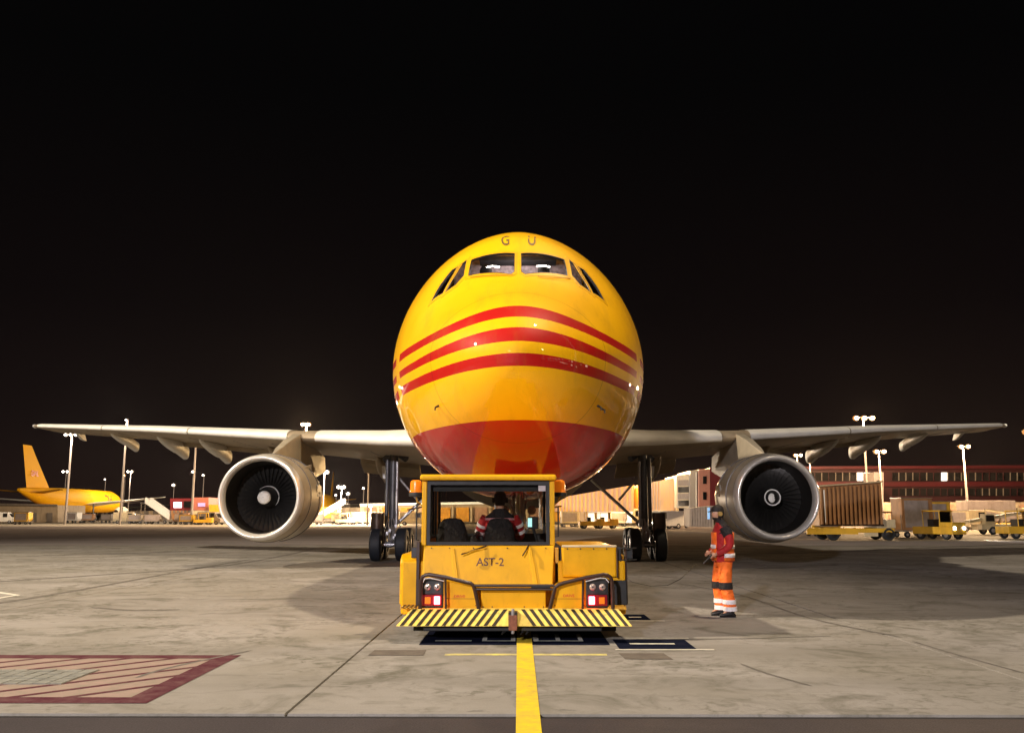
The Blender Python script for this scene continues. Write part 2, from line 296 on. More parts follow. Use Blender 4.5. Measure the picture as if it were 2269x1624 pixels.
# ------------------------------------------------------------------ mesh builder
def wloc(o):
    v = Vector((0, 0, 0))
    while o: v += o.location; o = o.parent
    return v
class MB:
    def __init__(s): s.v = []; s.f = []
    def add(s, vs, fs):
        k = len(s.v); s.v += [tuple(a) for a in vs]; s.f += [tuple(i + k for i in f) for f in fs]; return s
    def box(s, x0, x1, y0, y1, z0, z1):
        return s.add([(x0, y0, z0), (x1, y0, z0), (x1, y1, z0), (x0, y1, z0), (x0, y0, z1), (x1, y0, z1), (x1, y1, z1), (x0, y1, z1)],
                     [(0, 3, 2, 1), (4, 5, 6, 7), (0, 1, 5, 4), (1, 2, 6, 5), (2, 3, 7, 6), (3, 0, 4, 7)])
    def hexa(s, bot, top):
        return s.add(list(bot) + list(top), [(3, 2, 1, 0), (4, 5, 6, 7), (0, 1, 5, 4), (1, 2, 6, 5), (2, 3, 7, 6), (3, 0, 4, 7)])
    def prism(s, poly, ax, a, b):
        """poly in the two other axes, extruded along ax from a to b"""
        n = len(poly)
        def P(p, t): return {'x': (t, p[0], p[1]), 'y': (p[0], t, p[1]), 'z': (p[0], p[1], t)}[ax]
        return s.add([P(p, a) for p in poly] + [P(p, b) for p in poly],
                     [tuple(range(n))[::-1], tuple(range(n, 2 * n))] + [(i, (i + 1) % n, n + (i + 1) % n, n + i) for i in range(n)])
    def rod(s, p, q, r, r2=None, n=12, caps=True):
        p = Vector(p); q = Vector(q); d = (q - p).normalized(); r2 = r if r2 is None else r2
        u = d.orthogonal().normalized(); w = d.cross(u)
        vs = [p + (u * cos(2 * pi * i / n) + w * sin(2 * pi * i / n)) * r for i in range(n)] + [q + (u * cos(2 * pi * i / n) + w * sin(2 * pi * i / n)) * r2 for i in range(n)]
        fs = [(i, (i + 1) % n, n + (i + 1) % n, n + i) for i in range(n)]
        if caps: fs += [tuple(range(n))[::-1], tuple(range(n, 2 * n))]
        return s.add(vs, fs)
    def tube(s, pts, r, n=10, up=None):
        pts = [Vector(p) for p in pts]; m = len(pts); vs = []; u = None
        for i, p in enumerate(pts):
            d = (pts[min(i + 1, m - 1)] - pts[max(i - 1, 0)]).normalized()
            if u is None: u = d.orthogonal().normalized()
            u = (u - d * u.dot(d)).normalized(); w = d.cross(u)
            rr = r[i] if isinstance(r, (list, tuple)) else r
            vs += [p + (u * cos(2 * pi * k / n) + w * sin(2 * pi * k / n)) * rr for k in range(n)]
        fs = [(i * n + k, i * n + (k + 1) % n, (i + 1) * n + (k + 1) % n, (i + 1) * n + k) for i in range(m - 1) for k in range(n)]
        fs += [tuple(range(n))[::-1], tuple(range((m - 1) * n, m * n))]
        return s.add(vs, fs)
    def lathe(s, prof, c, ax='y', n=48, close=False):
        """prof = [(axial, radius)...]"""
        vs = []; c = Vector(c)
        for a, r in prof:
            for k in range(n):
                x, z = r * sin(2 * pi * k / n), r * cos(2 * pi * k / n)
                vs.append(c + Vector({'y': (x, a, z), 'z': (x, z, a), 'x': (a, x, z)}[ax]))
        m = len(prof)
        fs = [(i * n + k, i * n + (k + 1) % n, (i + 1) * n + (k + 1) % n, (i + 1) * n + k) for i in range(m - 1) for k in range(n)]
        if close: fs += [tuple(range(n))[::-1], tuple(range((m - 1) * n, m * n))]
        return s.add(vs, fs)
    def loft(s, rings, caps=True):
        n = len(rings[0]); vs = [v for r in rings for v in r]
        fs = [(i * n + k, i * n + (k + 1) % n, (i + 1) * n + (k + 1) % n, (i + 1) * n + k) for i in range(len(rings) - 1) for k in range(n)]
        if caps: fs += [tuple(range(n))[::-1], tuple(range((len(rings) - 1) * n, len(rings) * n))]
        return s.add(vs, fs)
    def ell(s, c, rx, ry, rz, n=16, m=10):
        c = Vector(c)
        rings = []
        for i in range(m + 1):
            a = pi * i / m; a = min(max(a, 0.02), pi - 0.02)
            rings.append([c + Vector((rx * sin(a) * cos(2 * pi * k / n), ry * sin(a) * sin(2 * pi * k / n), -rz * cos(a))) for k in range(n)])
        return s.loft(rings)
    def build(s, name, m, parent=None, world=True, smooth=False, bevel=0.0, angle=35):
        off = wloc(parent) if (parent and world) else Vector((0, 0, 0))
        me = bpy.data.meshes.new(name); me.from_pydata([tuple(Vector(v) - off) for v in s.v], [], s.f)
        me.validate(); me.materials.append(M[m] if isinstance(m, str) else m)
        bm = bmesh.new(); bm.from_mesh(me); bmesh.ops.recalc_face_normals(bm, faces=bm.faces); bm.to_mesh(me); bm.free()
        o = bpy.data.objects.new(name, me); COL.objects.link(o)
        if parent: o.parent = parent
        if smooth:
            for p in me.polygons: p.use_smooth = True
            if angle < 180:
                try: me.set_sharp_from_angle(angle=R(angle))
                except Exception: pass
        if bevel:
            b = o.modifiers.new('bevel', 'BEVEL'); b.width = bevel; b.segments = 2; b.limit_method = 'ANGLE'
        return o
def tag(o, label=None, cat=None, group=None, kind=None):
    if label: o['label'] = label
    if cat: o['category'] = cat
    if group: o['group'] = group
    if kind: o['kind'] = kind
    return o
def thing(name, loc, label, cat, group=None, rz=0):
    o = bpy.data.objects.new(name, None); COL.objects.link(o); o.location = loc; o.rotation_euler = (0, 0, rz); o.empty_display_size = 0.3
    return tag(o, label, cat, group)
def dup(root, loc, rz, label, group=None):
    r = root.copy(); COL.objects.link(r); r.location = loc; r.rotation_euler = (0, 0, rz); r['label'] = label
    if group: r['group'] = group
    for ch in list(root.children):
        c = ch.copy(); COL.objects.link(c); c.parent = r
        for g in list(ch.children):
            d = g.copy(); COL.objects.link(d); d.parent = c
    return r
def share(name, src, parent, loc=(0, 0, 0), rot=(0, 0, 0), scale=(1, 1, 1)):
    o = src.copy(); o.name = name; COL.objects.link(o); o.parent = parent; o.location = loc; o.rotation_euler = rot; o.scale = scale; return o
def text(name, body, m, parent, mapf, size=1.0, world=True):
    cu = bpy.data.curves.new(name, 'FONT'); cu.body = body; cu.size = size; cu.align_x = 'CENTER'; cu.align_y = 'CENTER'; cu.resolution_u = 4; cu.extrude = 0.0
    cu.offset = 0.012 * size
    tmp = bpy.data.objects.new(name, cu); COL.objects.link(tmp)
    dg = bpy.context.evaluated_depsgraph_get(); me = bpy.data.meshes.new_from_object(tmp.evaluated_get(dg))
    bpy.data.objects.remove(tmp)
    bm = bmesh.new(); bm.from_mesh(me); bmesh.ops.remove_doubles(bm, verts=bm.verts, dist=1e-5)
    off = wloc(parent) if (parent and world) else Vector((0, 0, 0))
    for v in bm.verts: v.co = Vector(mapf(v.co.x, v.co.y)) - off
    bm.to_mesh(me); bm.free(); me.materials.clear(); me.materials.append(M[m])
    o = bpy.data.objects.new(name, me); COL.objects.link(o); o.parent = parent
    return o
def sheet(name, poly, z, m, parent=None):
    o = MB().add([(x, y, z) for x, y in poly], [tuple(range(len(poly)))]).build(name, m, parent); return o
def rect(x0, x1, y0, y1): return [(x0, y0), (x1, y0), (x1, y1), (x0, y1)]
# ================================================================== GROUND
g0 = sheet('ground', rect(-900, 900, -300, 1500), -0.03, mat('joint_filler', (0.025, 0.022, 0.02), 0.9)); tag(g0, kind='structure')
ap = MB().box(-200, 200, 7.72, 49.0, -0.026, -0.022).build('apron', mat('joint_filler', (0.03, 0.026, 0.022), 0.9)); tag(ap, kind='structure')
xs = [-1.955 + 7.07 * k for k in range(-9, 11)]
ys = [7.74, 28.3, 48.9]
for j in range(2):
    for i in range(len(xs) - 1):
        x0, x1, y0, y1 = xs[i] + .009, xs[i + 1] - .009, ys[j] + .006, ys[j + 1] - .006
        b = 0.006
        MB().hexa([(x0, y0, -.02), (x1, y0, -.02), (x1, y1, -.02), (x0, y1, -.02)], [(x0 + b, y0 + b, 0), (x1 - b, y0 + b, 0), (x1 - b, y1 - b, 0), (x0 + b, y1 - b, 0)]).build('concrete_slab', 'conc', ap)
tag(sheet('service_strip', rect(-200, 200, -80, 7.60), 0.0, 'asph'), kind='structure')
tag(sheet('taxiway', rect(-600, 600, 48.95, 126), 0.0, 'taxi'), kind='structure')
tag(sheet('far_apron', rect(-800, 800, 126.0, 420), 0.0, 'farc'), kind='structure')
tag(sheet('lit_ground_patch', [(20, 57), (300, 57), (300, 96), (30, 96)], 0.004, 'farc'), kind='structure')  # pale overlay painting the floodlit pool of ground at the right
# painted markings
tag(sheet('centre_line', rect(-0.02, 0.18, -20, 47), 0.004, 'pyel'), kind='structure')
tag(sheet('stop_bar', rect(-0.88, 1.06, 10.86, 10.99), 0.002, 'ppale'), kind='structure')
mk = tag(sheet('hatched_marking', rect(-9.5, -3.30, 8.14, 8.40), 0.004, 'pmar'), kind='structure')
sheet('border_line', rect(-9.5, -3.30, 10.60, 10.84), 0.004, 'pmar', mk)
sheet('border_line', rect(-3.55, -3.30, 8.40, 10.60), 0.004, 'pmar', mk)
sheet('infill', rect(-9.5, -3.55, 8.40, 10.60), 0.002, 'ppink', mk)
for k in range(15):
    a = -9.9 + k * 0.52
    p = []
    def cl(x, y):
        return (x, y)
    x0, x1 = a, a + 2.2
    q = [(x0, 8.40), (x0 + .11, 8.40), (x1 + .11, 10.60), (x1, 10.60)]
    if x1 + .11 > -3.55:
        t = (-3.55 - x0) / 2.2; t2 = (-3.55 - x0 - .11) / 2.2
        if t2 < 0.02: continue
        q = [(x0, 8.40), (x0 + .11, 8.40), (-3.55, 8.40 + 2.2 * t2), (-3.55, min(10.6, 8.40 + 2.2 * t))]
    sheet('hatch_line', q, 0.004, 'pmar', mk)
dc = thing('drain_cover', (-5.6, 9.3, 0), 'grey sett-paved drain patch with a dark iron grate inside the maroon hatched marking', 'drain cover')
MB().box(-6.9, -4.5, 9.0, 9.82, 0.001, 0.006).build('base', 'vgrey', dc)
for i in range(16):
    for j in range(6):
        x = -6.88 + i * 0.149; y = 9.02 + j * 0.133
        if x < -5.55 and 1 <= j <= 3: continue
        MB().box(x, x + .135, y, y + .12, 0.006, 0.010 + random.random() * .004).build('paving_sett', 'grate', dc)
MB().box(-6.9, -5.56, 9.15, 9.54, 0.006, 0.014).build('iron_grate', 'dsteel', dc)
tag(sheet('paved_patch', [gp(830, 1440), gp(945, 1440), gp(938, 1452), gp(815, 1452)], 0.004, 'pgrey'), kind='structure')
tag(sheet('paved_patch', [gp(1370, 1447), gp(1470, 1447), gp(1492, 1461), gp(1385, 1460)], 0.004, 'pgrey'), kind='structure')
def frame_mark(name, x0, x1, y0, y1, w, z, m, parent):
    for q in (rect(x0, x1, y0, y0 + w), rect(x0, x1, y1 - w, y1), rect(x0, x0 + w, y0 + w, y1 - w), rect(x1 - w, x1, y0 + w, y1 - w)):
        sheet(name, q, z, m, parent)
n1 = tag(sheet('stand_marking', rect(1.26, 2.22, 11.38, 12.20), 0.004, 'pblack'), kind='structure')
sheet('white_bar', rect(1.44, 2.02, 11.74, 11.83), 0.008, 'pwhite', n1)
sheet('white_edge', rect(1.20, 2.42, 11.24, 11.32), 0.008, 'pwhite', n1); sheet('white_edge', rect(1.20, 2.30, 12.27, 12.34), 0.008, 'pwhite', n1)
n2 = tag(sheet('stand_marking', rect(1.62, 2.11, 14.42, 15.20), 0.004, 'pblack'), kind='structure')
sheet('white_bar', rect(1.80, 2.00, 14.72, 14.82), 0.008, 'pwhite', n2); sheet('white_edge', rect(1.62, 2.30, 14.22, 14.31), 0.008, 'pwhite', n2)
n3 = tag(sheet('stand_marking', rect(-1.28, 1.18, 11.70, 13.6), 0.0025, 'pblack'), kind='structure')  # dark marking, widened and darkened to paint the tug's shadow as well
for (a, b, c, d) in ((-1.10, -0.62, 12.02, 12.09), (-0.48, -0.04, 12.02, 12.09), (-0.48, -0.42, 12.09, 12.7), (-0.10, -0.04, 12.09, 12.7), (0.20, 0.86, 12.02, 12.09), (0.20, 0.27, 12.09, 12.7), (0.50, 0.56, 12.09, 12.7), (0.80, 0.86, 12.09, 12.7)):
    sheet('white_bar', rect(a, b, c, d), 0.006, 'pwhite', n3)
n4 = tag(sheet('chevron_marking', [gp(-60, 1309), gp(0, 1311), gp(46, 1318), gp(40, 1320), gp(-4, 1314), gp(-60, 1312)], 0.004, 'pwhite'), kind='structure')
sheet('chevron_arm', [gp(46, 1318), gp(0, 1326), gp(-60, 1335), gp(-60, 1332), gp(0, 1323.5), gp(40, 1317.5)], 0.006, 'pwhite', n4)
for (x0, x1, y0, y1) in ((-17, -8, 41.3, 41.5), (-40, -19, 37.2, 37.35), (14, 44, 61.0, 61.6), (-90, 18, 108, 109.0), (-13, 4, 33.6, 33.72)):
    tag(sheet('painted_line', rect(x0, x1, y0, y1), 0.006, 'pwhite'), kind='structure')
M['ptyre'] = worn('old_tyre_rubber_marks', (0.10, 0.09, 0.082), (0.165, 0.152, 0.14), 0.50)
def track(pxs, w, m='ptyre', z=.0045):
    P_ = [Vector((*gp(*p), 0)) for p in pxs]; Q_ = []
    for i in range(len(P_) - 1):
        p0, p1, p2, p3 = P_[max(i - 1, 0)], P_[i], P_[i + 1], P_[min(i + 2, len(P_) - 1)]
        for t in (0, .2, .4, .6, .8): Q_.append(.5 * ((2 * p1) + (p2 - p0) * t + (2 * p0 - 5 * p1 + 4 * p2 - p3) * t * t + (3 * p1 - p0 - 3 * p2 + p3) * t ** 3))
    Q_.append(P_[-1]); vs_ = []
    for i, q in enumerate(Q_):
        d = (Q_[min(i + 1, len(Q_) - 1)] - Q_[max(i - 1, 0)]).normalized(); n_ = Vector((-d.y, d.x, 0)) * w / 2 * (1 if 0 < i < len(Q_) - 1 else .1)
        vs_ += [q + n_ + Vector((0, 0, z)), q - n_ + Vector((0, 0, z))]
    tag(MB().add(vs_, [(2 * i, 2 * i + 1, 2 * i + 3, 2 * i + 2) for i in range(len(Q_) - 1)]).build('tyre_track', m), kind='structure')
track([(-40, 1342), (180, 1306), (420, 1262), (560, 1238)], .16)
track([(-40, 1290), (200, 1275), (520, 1250), (700, 1215)], .22)
track([(1560, 1228), (1800, 1224), (2080, 1212), (2300, 1204)], .5)
track([(60, 1232), (400, 1222), (700, 1216), (820, 1218)], .45)
track([(1500, 1292), (1640, 1318), (1790, 1368), (2000, 1412)], .07)
track([(200, 1345), (300, 1352), (400, 1350)], .12); track([(300, 1502), (380, 1478), (560, 1440)], .05)
track([(1640, 1470), (1700, 1492), (1800, 1520)], .04); track([(2020, 1420), (2120, 1450), (2280, 1494)], .035)
# hairline crack and tow cable on the concrete
ck = MB()
P = [gp(1380, 1419), gp(1480, 1418), gp(1560, 1416), gp(1650, 1415), gp(1740, 1412), gp(1842, 1409)]
for a, b in zip(P, P[1:]): ck.add([(a[0], a[1], .003), (b[0], b[1], .003), (b[0], b[1] + .03, .003), (a[0], a[1] + .03, .003)], [(0, 1, 2, 3)])
tag(ck.build('pavement_crack', mat('crack_dark', (0.05, 0.045, 0.035), 0.9)), kind='structure')
P = [gp(1384, 1275), gp(1400, 1290), gp(1440, 1299), gp(1480, 1297), gp(1508, 1283), gp(1530, 1262), gp(1548, 1243)]
Q = []
for i in range(len(P) - 1):
    for t in (0, .33, .66): Q.append((P[i][0] + (P[i + 1][0] - P[i][0]) * t, P[i][1] + (P[i + 1][1] - P[i][1]) * t, 0.012))
tag(MB().tube(Q, 0.005, 6).build('headset_cable', 'black', None, smooth=True), 'thin black cable lying in a loose curve on the concrete right of the tug', 'cable')
# ================================================================== THE AIRCRAFT
Y0, Z0 = 13.5, 4.93
S_ = [0, .1, .3, .6, 1.0, 1.5, 2.0, 2.6, 3.3, 4.2, 5.2, 6.5, 8]
WD = [0, .42, .74, 1.04, 1.33, 1.62, 1.86, 2.12, 2.35, 2.56, 2.69, 2.79, 2.82]
TP = [-.75, -.42, -.17, .10, .36, .64, .98, 1.60, 2.19, 2.56, 2.74, 2.82, 2.84]
BT = [-.75, -1.15, -1.42, -1.70, -1.95, -2.19, -2.38, -2.56, -2.71, -2.82, -2.89, -2.92, -2.92]
ZC = [-.75, -.75, -.72, -.68, -.62, -.55, -.5, -.45, -.38, -.3, -.22, -.15, -.1]
EU, EL = 1.85, 2.12
US = [sqrt(s) for s in S_]
def hermite(xs, ys, x):
    if x >= xs[-1]: return ys[-1]
    if x <= 0: return ys[0]
    i = 0
    while xs[i + 1] < x: i += 1
    n = len(xs)
    def m(j):
        if j == 0: return (ys[1] - ys[0]) / (xs[1] - xs[0])
        if j == n - 1: return 0
        a = (ys[j] - ys[j - 1]) / (xs[j] - xs[j - 1]); b = (ys[j + 1] - ys[j]) / (xs[j + 1] - xs[j])
        return 0 if a * b <= 0 else 2 * a * b / (a + b)
    h = xs[i + 1] - xs[i]; t = (x - xs[i]) / h
    return (2*t**3 - 3*t*t + 1) * ys[i] + (t**3 - 2*t*t + t) * h * m(i) + (-2*t**3 + 3*t*t) * ys[i + 1] + (t**3 - t*t) * h * m(i + 1)
def sec(s):
    if s <= 8:
        u = sqrt(max(s, 0)); return [hermite(US, t, u) for t in (WD, TP, BT, ZC)]
    if s < 36: return [2.82, 2.84, -2.92 + min(1, max(0, (s - 8) / 10)) * .1, -.1 + min(1, (s - 8) / 10) * .1]
    k = (s - 36) / 17.5; k = min(k, 1)
    w = 2.82 * (1 - k ** 1.7 * .93)
    return [w, 2.84 - .5 * k ** 2, -2.82 + 4.7 * k ** 1.25, 0.0 + 2.0 * k ** 1.4]
def fpt(s, t, off=0.0):
    """point on the skin; t = 0 at the crown, pi at the keel, negative on the left"""
    w, tp, b, c = sec(s); sg = -1 if t < 0 else 1; a = abs(t)
    e = EU if a < pi / 2 else EL
    sn, cn = sin(a), cos(a)
    x = w * abs(sn) ** (2 / e) * sg; z = c + ((tp - c) if cn > 0 else (c - b)) * math.copysign(abs(cn) ** (2 / e), cn)
    p = Vector((x, Y0 + s, Z0 + z))
    if off:
        h = 0.01
        du = fpt(s + h, t) - fpt(max(s - h, 0), t); dv = fpt(s, t + h) - fpt(s, t - h)
        n = du.cross(dv)
        if n.length > 0:
            n.normalize()
            if n.dot(p - Vector((0, Y0 + s + 1.0, Z0 + c))) < 0: n = -n
            p = p + n * off
    return p
def inside(x, y, z):
    s = y - Y0
    if s <= 0: return False
    w, t, b, c = sec(s); z -= Z0; hh = (t - c) if z > c else (c - b); e = EU if z > c else EL
    return (abs(x) / max(w, 1e-6)) ** e + (abs(z - c) / max(hh, 1e-6)) ** e < 1
def hit(px, py):
    d = ray(px, py); k = Y0 / d[1]
    while k * d[1] < 26:
        if inside(d[0] * k, d[1] * k, EYE + d[2] * k):
            lo, hi = k - .05, k
            for _ in range(22):
                mdl = (lo + hi) / 2
                if inside(d[0] * mdl, d[1] * mdl, EYE + d[2] * mdl): hi = mdl
                else: lo = mdl
            return Vector((d[0] * hi, d[1] * hi, EYE + d[2] * hi))
        k += .05
    return None
def st_of(p):
    s = p.y - Y0; w, t, b, c = sec(s); z = p.z - Z0; hh = (t - c) if z > c else (c - b); e = EU if z > c else EL
    a = atan2((abs(p.x) / w) ** (e / 2), (abs(z - c) / hh) ** (e / 2))
    if z < c: a = pi - a
    return (s, a)
air = thing('cargo_aircraft', (0, Y0, 0), 'big yellow twin engine cargo jet with red stripes, seen nose on behind the tug', 'aircraft')
# cockpit window outlines measured on the photograph (offset from the centre line, height) in 3.337x zoomed pixels
ZW = dict(windshield=[(26, 292), (372, 343), (398, 474), (60, 460), (28, 440)],
          side_window=[(408, 345), (432, 470), (497, 545), (585, 608), (500, 455), (460, 384)],
          side_window2=[(474, 396), (516, 466), (600, 612), (640, 634), (690, 674), (622, 548), (527, 425)])
def zpx(a, b): return (1148 - (a / 3.337) / 1.0807, (520 + b / 3.337) / 1.0807)
WIN = []
for nm, poly in ZW.items():
    q = []
    for a, b in poly:
        h = None; aa = a
        while h is None and aa > 0:
            h = hit(*zpx(aa, b)); aa -= 3
        q.append(st_of(h))
    WIN.append((nm.replace('2', ''), q))
def offs(poly, d, ks):
    """offset a polygon in (s,t) outwards by d metres; ks scales t to metres"""
    P = [Vector((a, b * ks)) for a, b in poly]; n = len(P)
    area = sum(P[i].x * P[(i + 1) % n].y - P[(i + 1) % n].x * P[i].y for i in range(n)); sg = 1 if area > 0 else -1
    out = []
    for i in range(n):
        a, b, c = P[i - 1], P[i], P[(i + 1) % n]
        e1 = (b - a).normalized(); e2 = (c - b).normalized()
        n1 = Vector((e1.y, -e1.x)) * sg; n2 = Vector((e2.y, -e2.x)) * sg
        m = (n1 + n2); l = m.length; m = m.normalized() * d / max(0.45, l / 2)
        out.append(((b + m).x, (b + m).y / ks))
    return out
def dense(poly, k=8):
    out = []
    for i in range(len(poly)):
        a, b = poly[i], poly[(i + 1) % len(poly)]
        for j in range(k): out.append((a[0] + (b[0] - a[0]) * j / k, a[1] + (b[1] - a[1]) * j / k))
    return out
def inpoly(s, t, poly):
    c = False; n = len(poly); j = n - 1
    for i in range(n):
        if (poly[i][1] > t) != (poly[j][1] > t) and s < (poly[j][0] - poly[i][0]) * (t - poly[i][1]) / (poly[j][1] - poly[i][1]) + poly[i][0]: c = not c
        j = i
    return c
# skin
ss = [0.0008 * 0 + x for x in (0.0005, .002, .006, .012, .02, .03, .045, .065, .09, .12, .16, .2, .25, .3, .36, .43, .5, .6, .7, .8, .9, 1.0, 1.12, 1.25, 1.4)]
s = 1.4
while s < 4.6: s += 0.028; ss.append(s)
while s < 9: s += 0.15; ss.append(s)
while s < 53.4: s += 0.8; ss.append(min(s, 53.45))
NT = 264
tt = [-pi + 2 * pi * k / NT for k in range(NT)]
dele = [offs(q, 0.028, 2.3) for _, q in WIN]
bb = [(min(a for a, _ in q), max(a for a, _ in q), min(b for _, b in q), max(b for _, b in q)) for q in dele]
vs = []
for s in ss:
    w, tp, b_, c = sec(s)
    for t in tt:
        a = abs(t); e_ = EU if a < pi / 2 else EL; sn, cn = sin(a), cos(a)
        vs.append(((w * abs(sn) ** (2 / e_)) * (-1 if t < 0 else 1), Y0 + s, Z0 + c + ((tp - c) if cn > 0 else (c - b_)) * math.copysign(abs(cn) ** (2 / e_), cn)))
fs = []
for i in range(len(ss) - 1):
    sm = (ss[i] + ss[i + 1]) / 2
    for k in range(NT):
        if 1.3 < sm < 4.8:
            tm = abs(tt[k] + pi / NT)
            if any(b[0] <= sm <= b[1] and b[2] <= tm <= b[3] and inpoly(sm, tm, q) for b, q in zip(bb, dele)): continue
        fs.append((i * NT + k, i * NT + (k + 1) % NT, (i + 1) * NT + (k + 1) % NT, (i + 1) * NT + k))
fs.append(tuple(range(NT))); fs.append(tuple(range((len(ss) - 1) * NT, len(ss) * NT))[::-1])
fus = MB().add(vs, fs).build('fuselage', 'livery', air, smooth=True, angle=180)
for sg in (-1, 1):
    for (nm, q), _ in zip(WIN, dele):
        D0 = dense(q); D1 = dense(offs(q, 0.028 if nm == 'side_window' else .03, 2.3)); D2 = dense(offs(q, 0.062, 2.3)); Dm = dense(offs(q, -0.012, 2.3))
        P = lambda D, o: [fpt(a, sg * b, o) for a, b in D]
        n = len(D0)
        # frame (body colour) and rubber seal, rings standing 6 mm proud
        fr = MB(); fr.loft([P(D2, 0.0), P(D2, 0.006), P(D1, 0.008), P(D0, 0.008), P(D0, -0.03)], caps=False)
        f_ = fr.build('window_frame', 'tug', air, smooth=True)
        sl = MB(); sl.loft([P(D0, 0.009), P(Dm, 0.009), P(Dm, -0.028), P(D0, -0.028)], caps=False)
        sl.build('seal', 'dsteel' if nm == 'windshield' else 'black', f_)
        cs = (sum(a for a, _ in q) / len(q), sum(b for _, b in q) / len(q))
        rings = []
        for kk in (1.0, .8, .55, .3, .05):
            rings.append([fpt(cs[0] + (a - cs[0]) * kk, sg * (cs[1] + (b - cs[1]) * kk), -0.018) for a, b in D0])
        pn = MB().loft(rings, caps=False); k0 = len(pn.v) - n; pn.f.append(tuple(range(k0, k0 + n)))
        pn.build(nm, 'gdark', air, smooth=True)
# cockpit behind the glass
ck = MB(); w = lambda y: 0
ck.prism([(-1.3, 5.6), (1.3, 5.6), (1.25, 6.66), (.65, 6.92), (-.65, 6.92), (-1.25, 6.66)], 'y', 16.95, 17.0); ck.build('cockpit_bulkhead', 'cockpit', air)
MB().box(-1.1, 1.1, 15.85, 16.9, 5.52, 5.60).build('cockpit_floor', 'void', air)
MB().box(-0.85, 0.85, 15.75, 15.95, 5.60, 5.78).build('instrument_panel', 'void', air)
MB().box(-0.75, 0.75, 16.45, 16.85, 6.52, 6.60).build('overhead_panel', 'void', air)
for x in (-0.62, 0.50):
    st = MB(); st.box(x - .2, x + .2, 16.42, 16.52, 5.6, 5.98); st.ell((x, 16.45, 6.30), .12, .07, .14); st.ell((x, 16.5, 6.12), .2, .08, .16); st.build('pilot_seat', 'void', air, smooth=True)
MB().tube([(-.62, 16.4, 6.36), (-.5, 16.4, 6.385), (-.36, 16.4, 6.37)], .012, 6).build('cockpit_lamp', 'lampw', air)
MB().tube([(.36, 16.4, 6.38), (.5, 16.4, 6.39), (.62, 16.4, 6.37)], .012, 6).build('cockpit_lamp', 'lampw', air)
cl = bpy.data.lights.new('cockpit_light', 'POINT'); cl.energy = 26; cl.color = (1, .85, .85); cl.shadow_soft_size = .1
co = bpy.data.objects.new('cockpit_light', cl); COL.objects.link(co); co.parent = air; co.location = (0, 16.35 - Y0, 6.3)
# windshield wiper, pitot probes, letters
h = [hit(*zpx(-a, b)) for a, b in ((155, 480), (200, 489), (300, 492), (400, 497), (415, 500))]
h = [fpt(st_of(p)[0], st_of(p)[1] * 1, 0.025) for p in h if p]
MB().tube(h, 0.008, 6).build('wiper', 'tugd', air)
h2 = [fpt(st_of(p)[0], -st_of(p)[1], 0.03) for p in [hit(*zpx(a, b)) for a, b in ((40, 468), (200, 474), (380, 486))] if p]
MB().tube(h2, 0.007, 6).build('wiper', 'tugd', air)
for px, py, sg in ((972, 899, -1), (1324, 899, 1), (1332, 905, 1)):
    p = hit(px, py); s, t = st_of(p); a = fpt(s, sg * t, 0.0); b = fpt(s, sg * t, 0.07)
    MB().tube([a, b, b + Vector((0.03 * sg * 0, -0.07, -0.05)), b + Vector((0.02 * -sg, -0.14, -0.06))], [.02, .016, .012, .006], 8).build('pitot_probe', 'dsteel', air, smooth=True)
for ch, px in (('G', 1120), ('U', 1178)):
    p = hit(px, 533); s, t = st_of(p); sg = -1 if px < 1148 else 1
    text('nose_letter', ch, 'lgu', air, lambda u, v, s=s, t=t, sg=sg: fpt(s + v * 2.1 + 0 * u, sg * t + u / 2.55, 0.007), 0.30)
for sg in (-1, 1):
    for s_, t_ in ((5.4, 0.62), (5.4, 0.72)):
        sv = [fpt(s_, sg * t_, .012), fpt(s_ + .25, sg * (t_ + .03), .012)]
        MB().tube(sv, 0.014, 6).build('vent_slit', 'tugd', air)
# big flank lettering
for sg in (-1, 1):
    text('flank_lettering', 'DHL', 'lred', air, lambda u, v, sg=sg: fpt(16.0 + sg * u * 1, sg * (1.62 - v / 2.9), 0.006), 3.4)
# belly fairing
bf = MB(); rings = []
for k in range(25):
    f = k / 24; y = 28 + 20 * f; a = sin(pi * f) ** .5 if 0 < f < 1 else 0.0
    rings.append([(3.15 * a * cos(q), y, 4.0 + (2.15 * a) * sin(q) * (1 if sin(q) < 0 else .6)) for q in [2 * pi * j / 32 for j in range(32)]])
rings = [r for r in rings if max(abs(p[0]) for p in r) > .01]
bf.loft(rings).build('belly_fairing', 'wing', air, smooth=True, angle=180)
# wings ------------------------------------------------------------
ST = [  # x, leading edge y, chord, z of chord line, thickness
    (2.2, 28.6, 10.2, 4.02, .118), (4.6, 30.05, 8.7, 4.14, .110), (8.2, 32.1, 6.7, 4.44, .105), (15.0, 35.9, 4.6, 5.08, .10), (22.1, 39.8, 2.5, 5.64, .095), (22.4, 40.3, 1.7, 5.66, .05)]
def af(c, th, n=18):
    up = []; lo = []
    for i in range(n + 1):
        x = (1 - cos(pi * i / n)) / 2
        y = 5 * th * (.2969 * sqrt(x) - .126 * x - .3516 * x * x + .2843 * x ** 3 - .1036 * x ** 4)
        cam_ = 0.018 * 4 * x * (1 - x)
        up.append((x * c, (y + cam_) * c)); lo.append((x * c, (-y * .72 + cam_) * c))
    return up[::-1] + lo[1:-1]
def wpt(x):
    for a, b in zip(ST, ST[1:]):
        if x <= b[0]:
            t = (x - a[0]) / (b[0] - a[0]); return [a[i] + (b[i] - a[i]) * t for i in range(5)]
    return ST[-1]
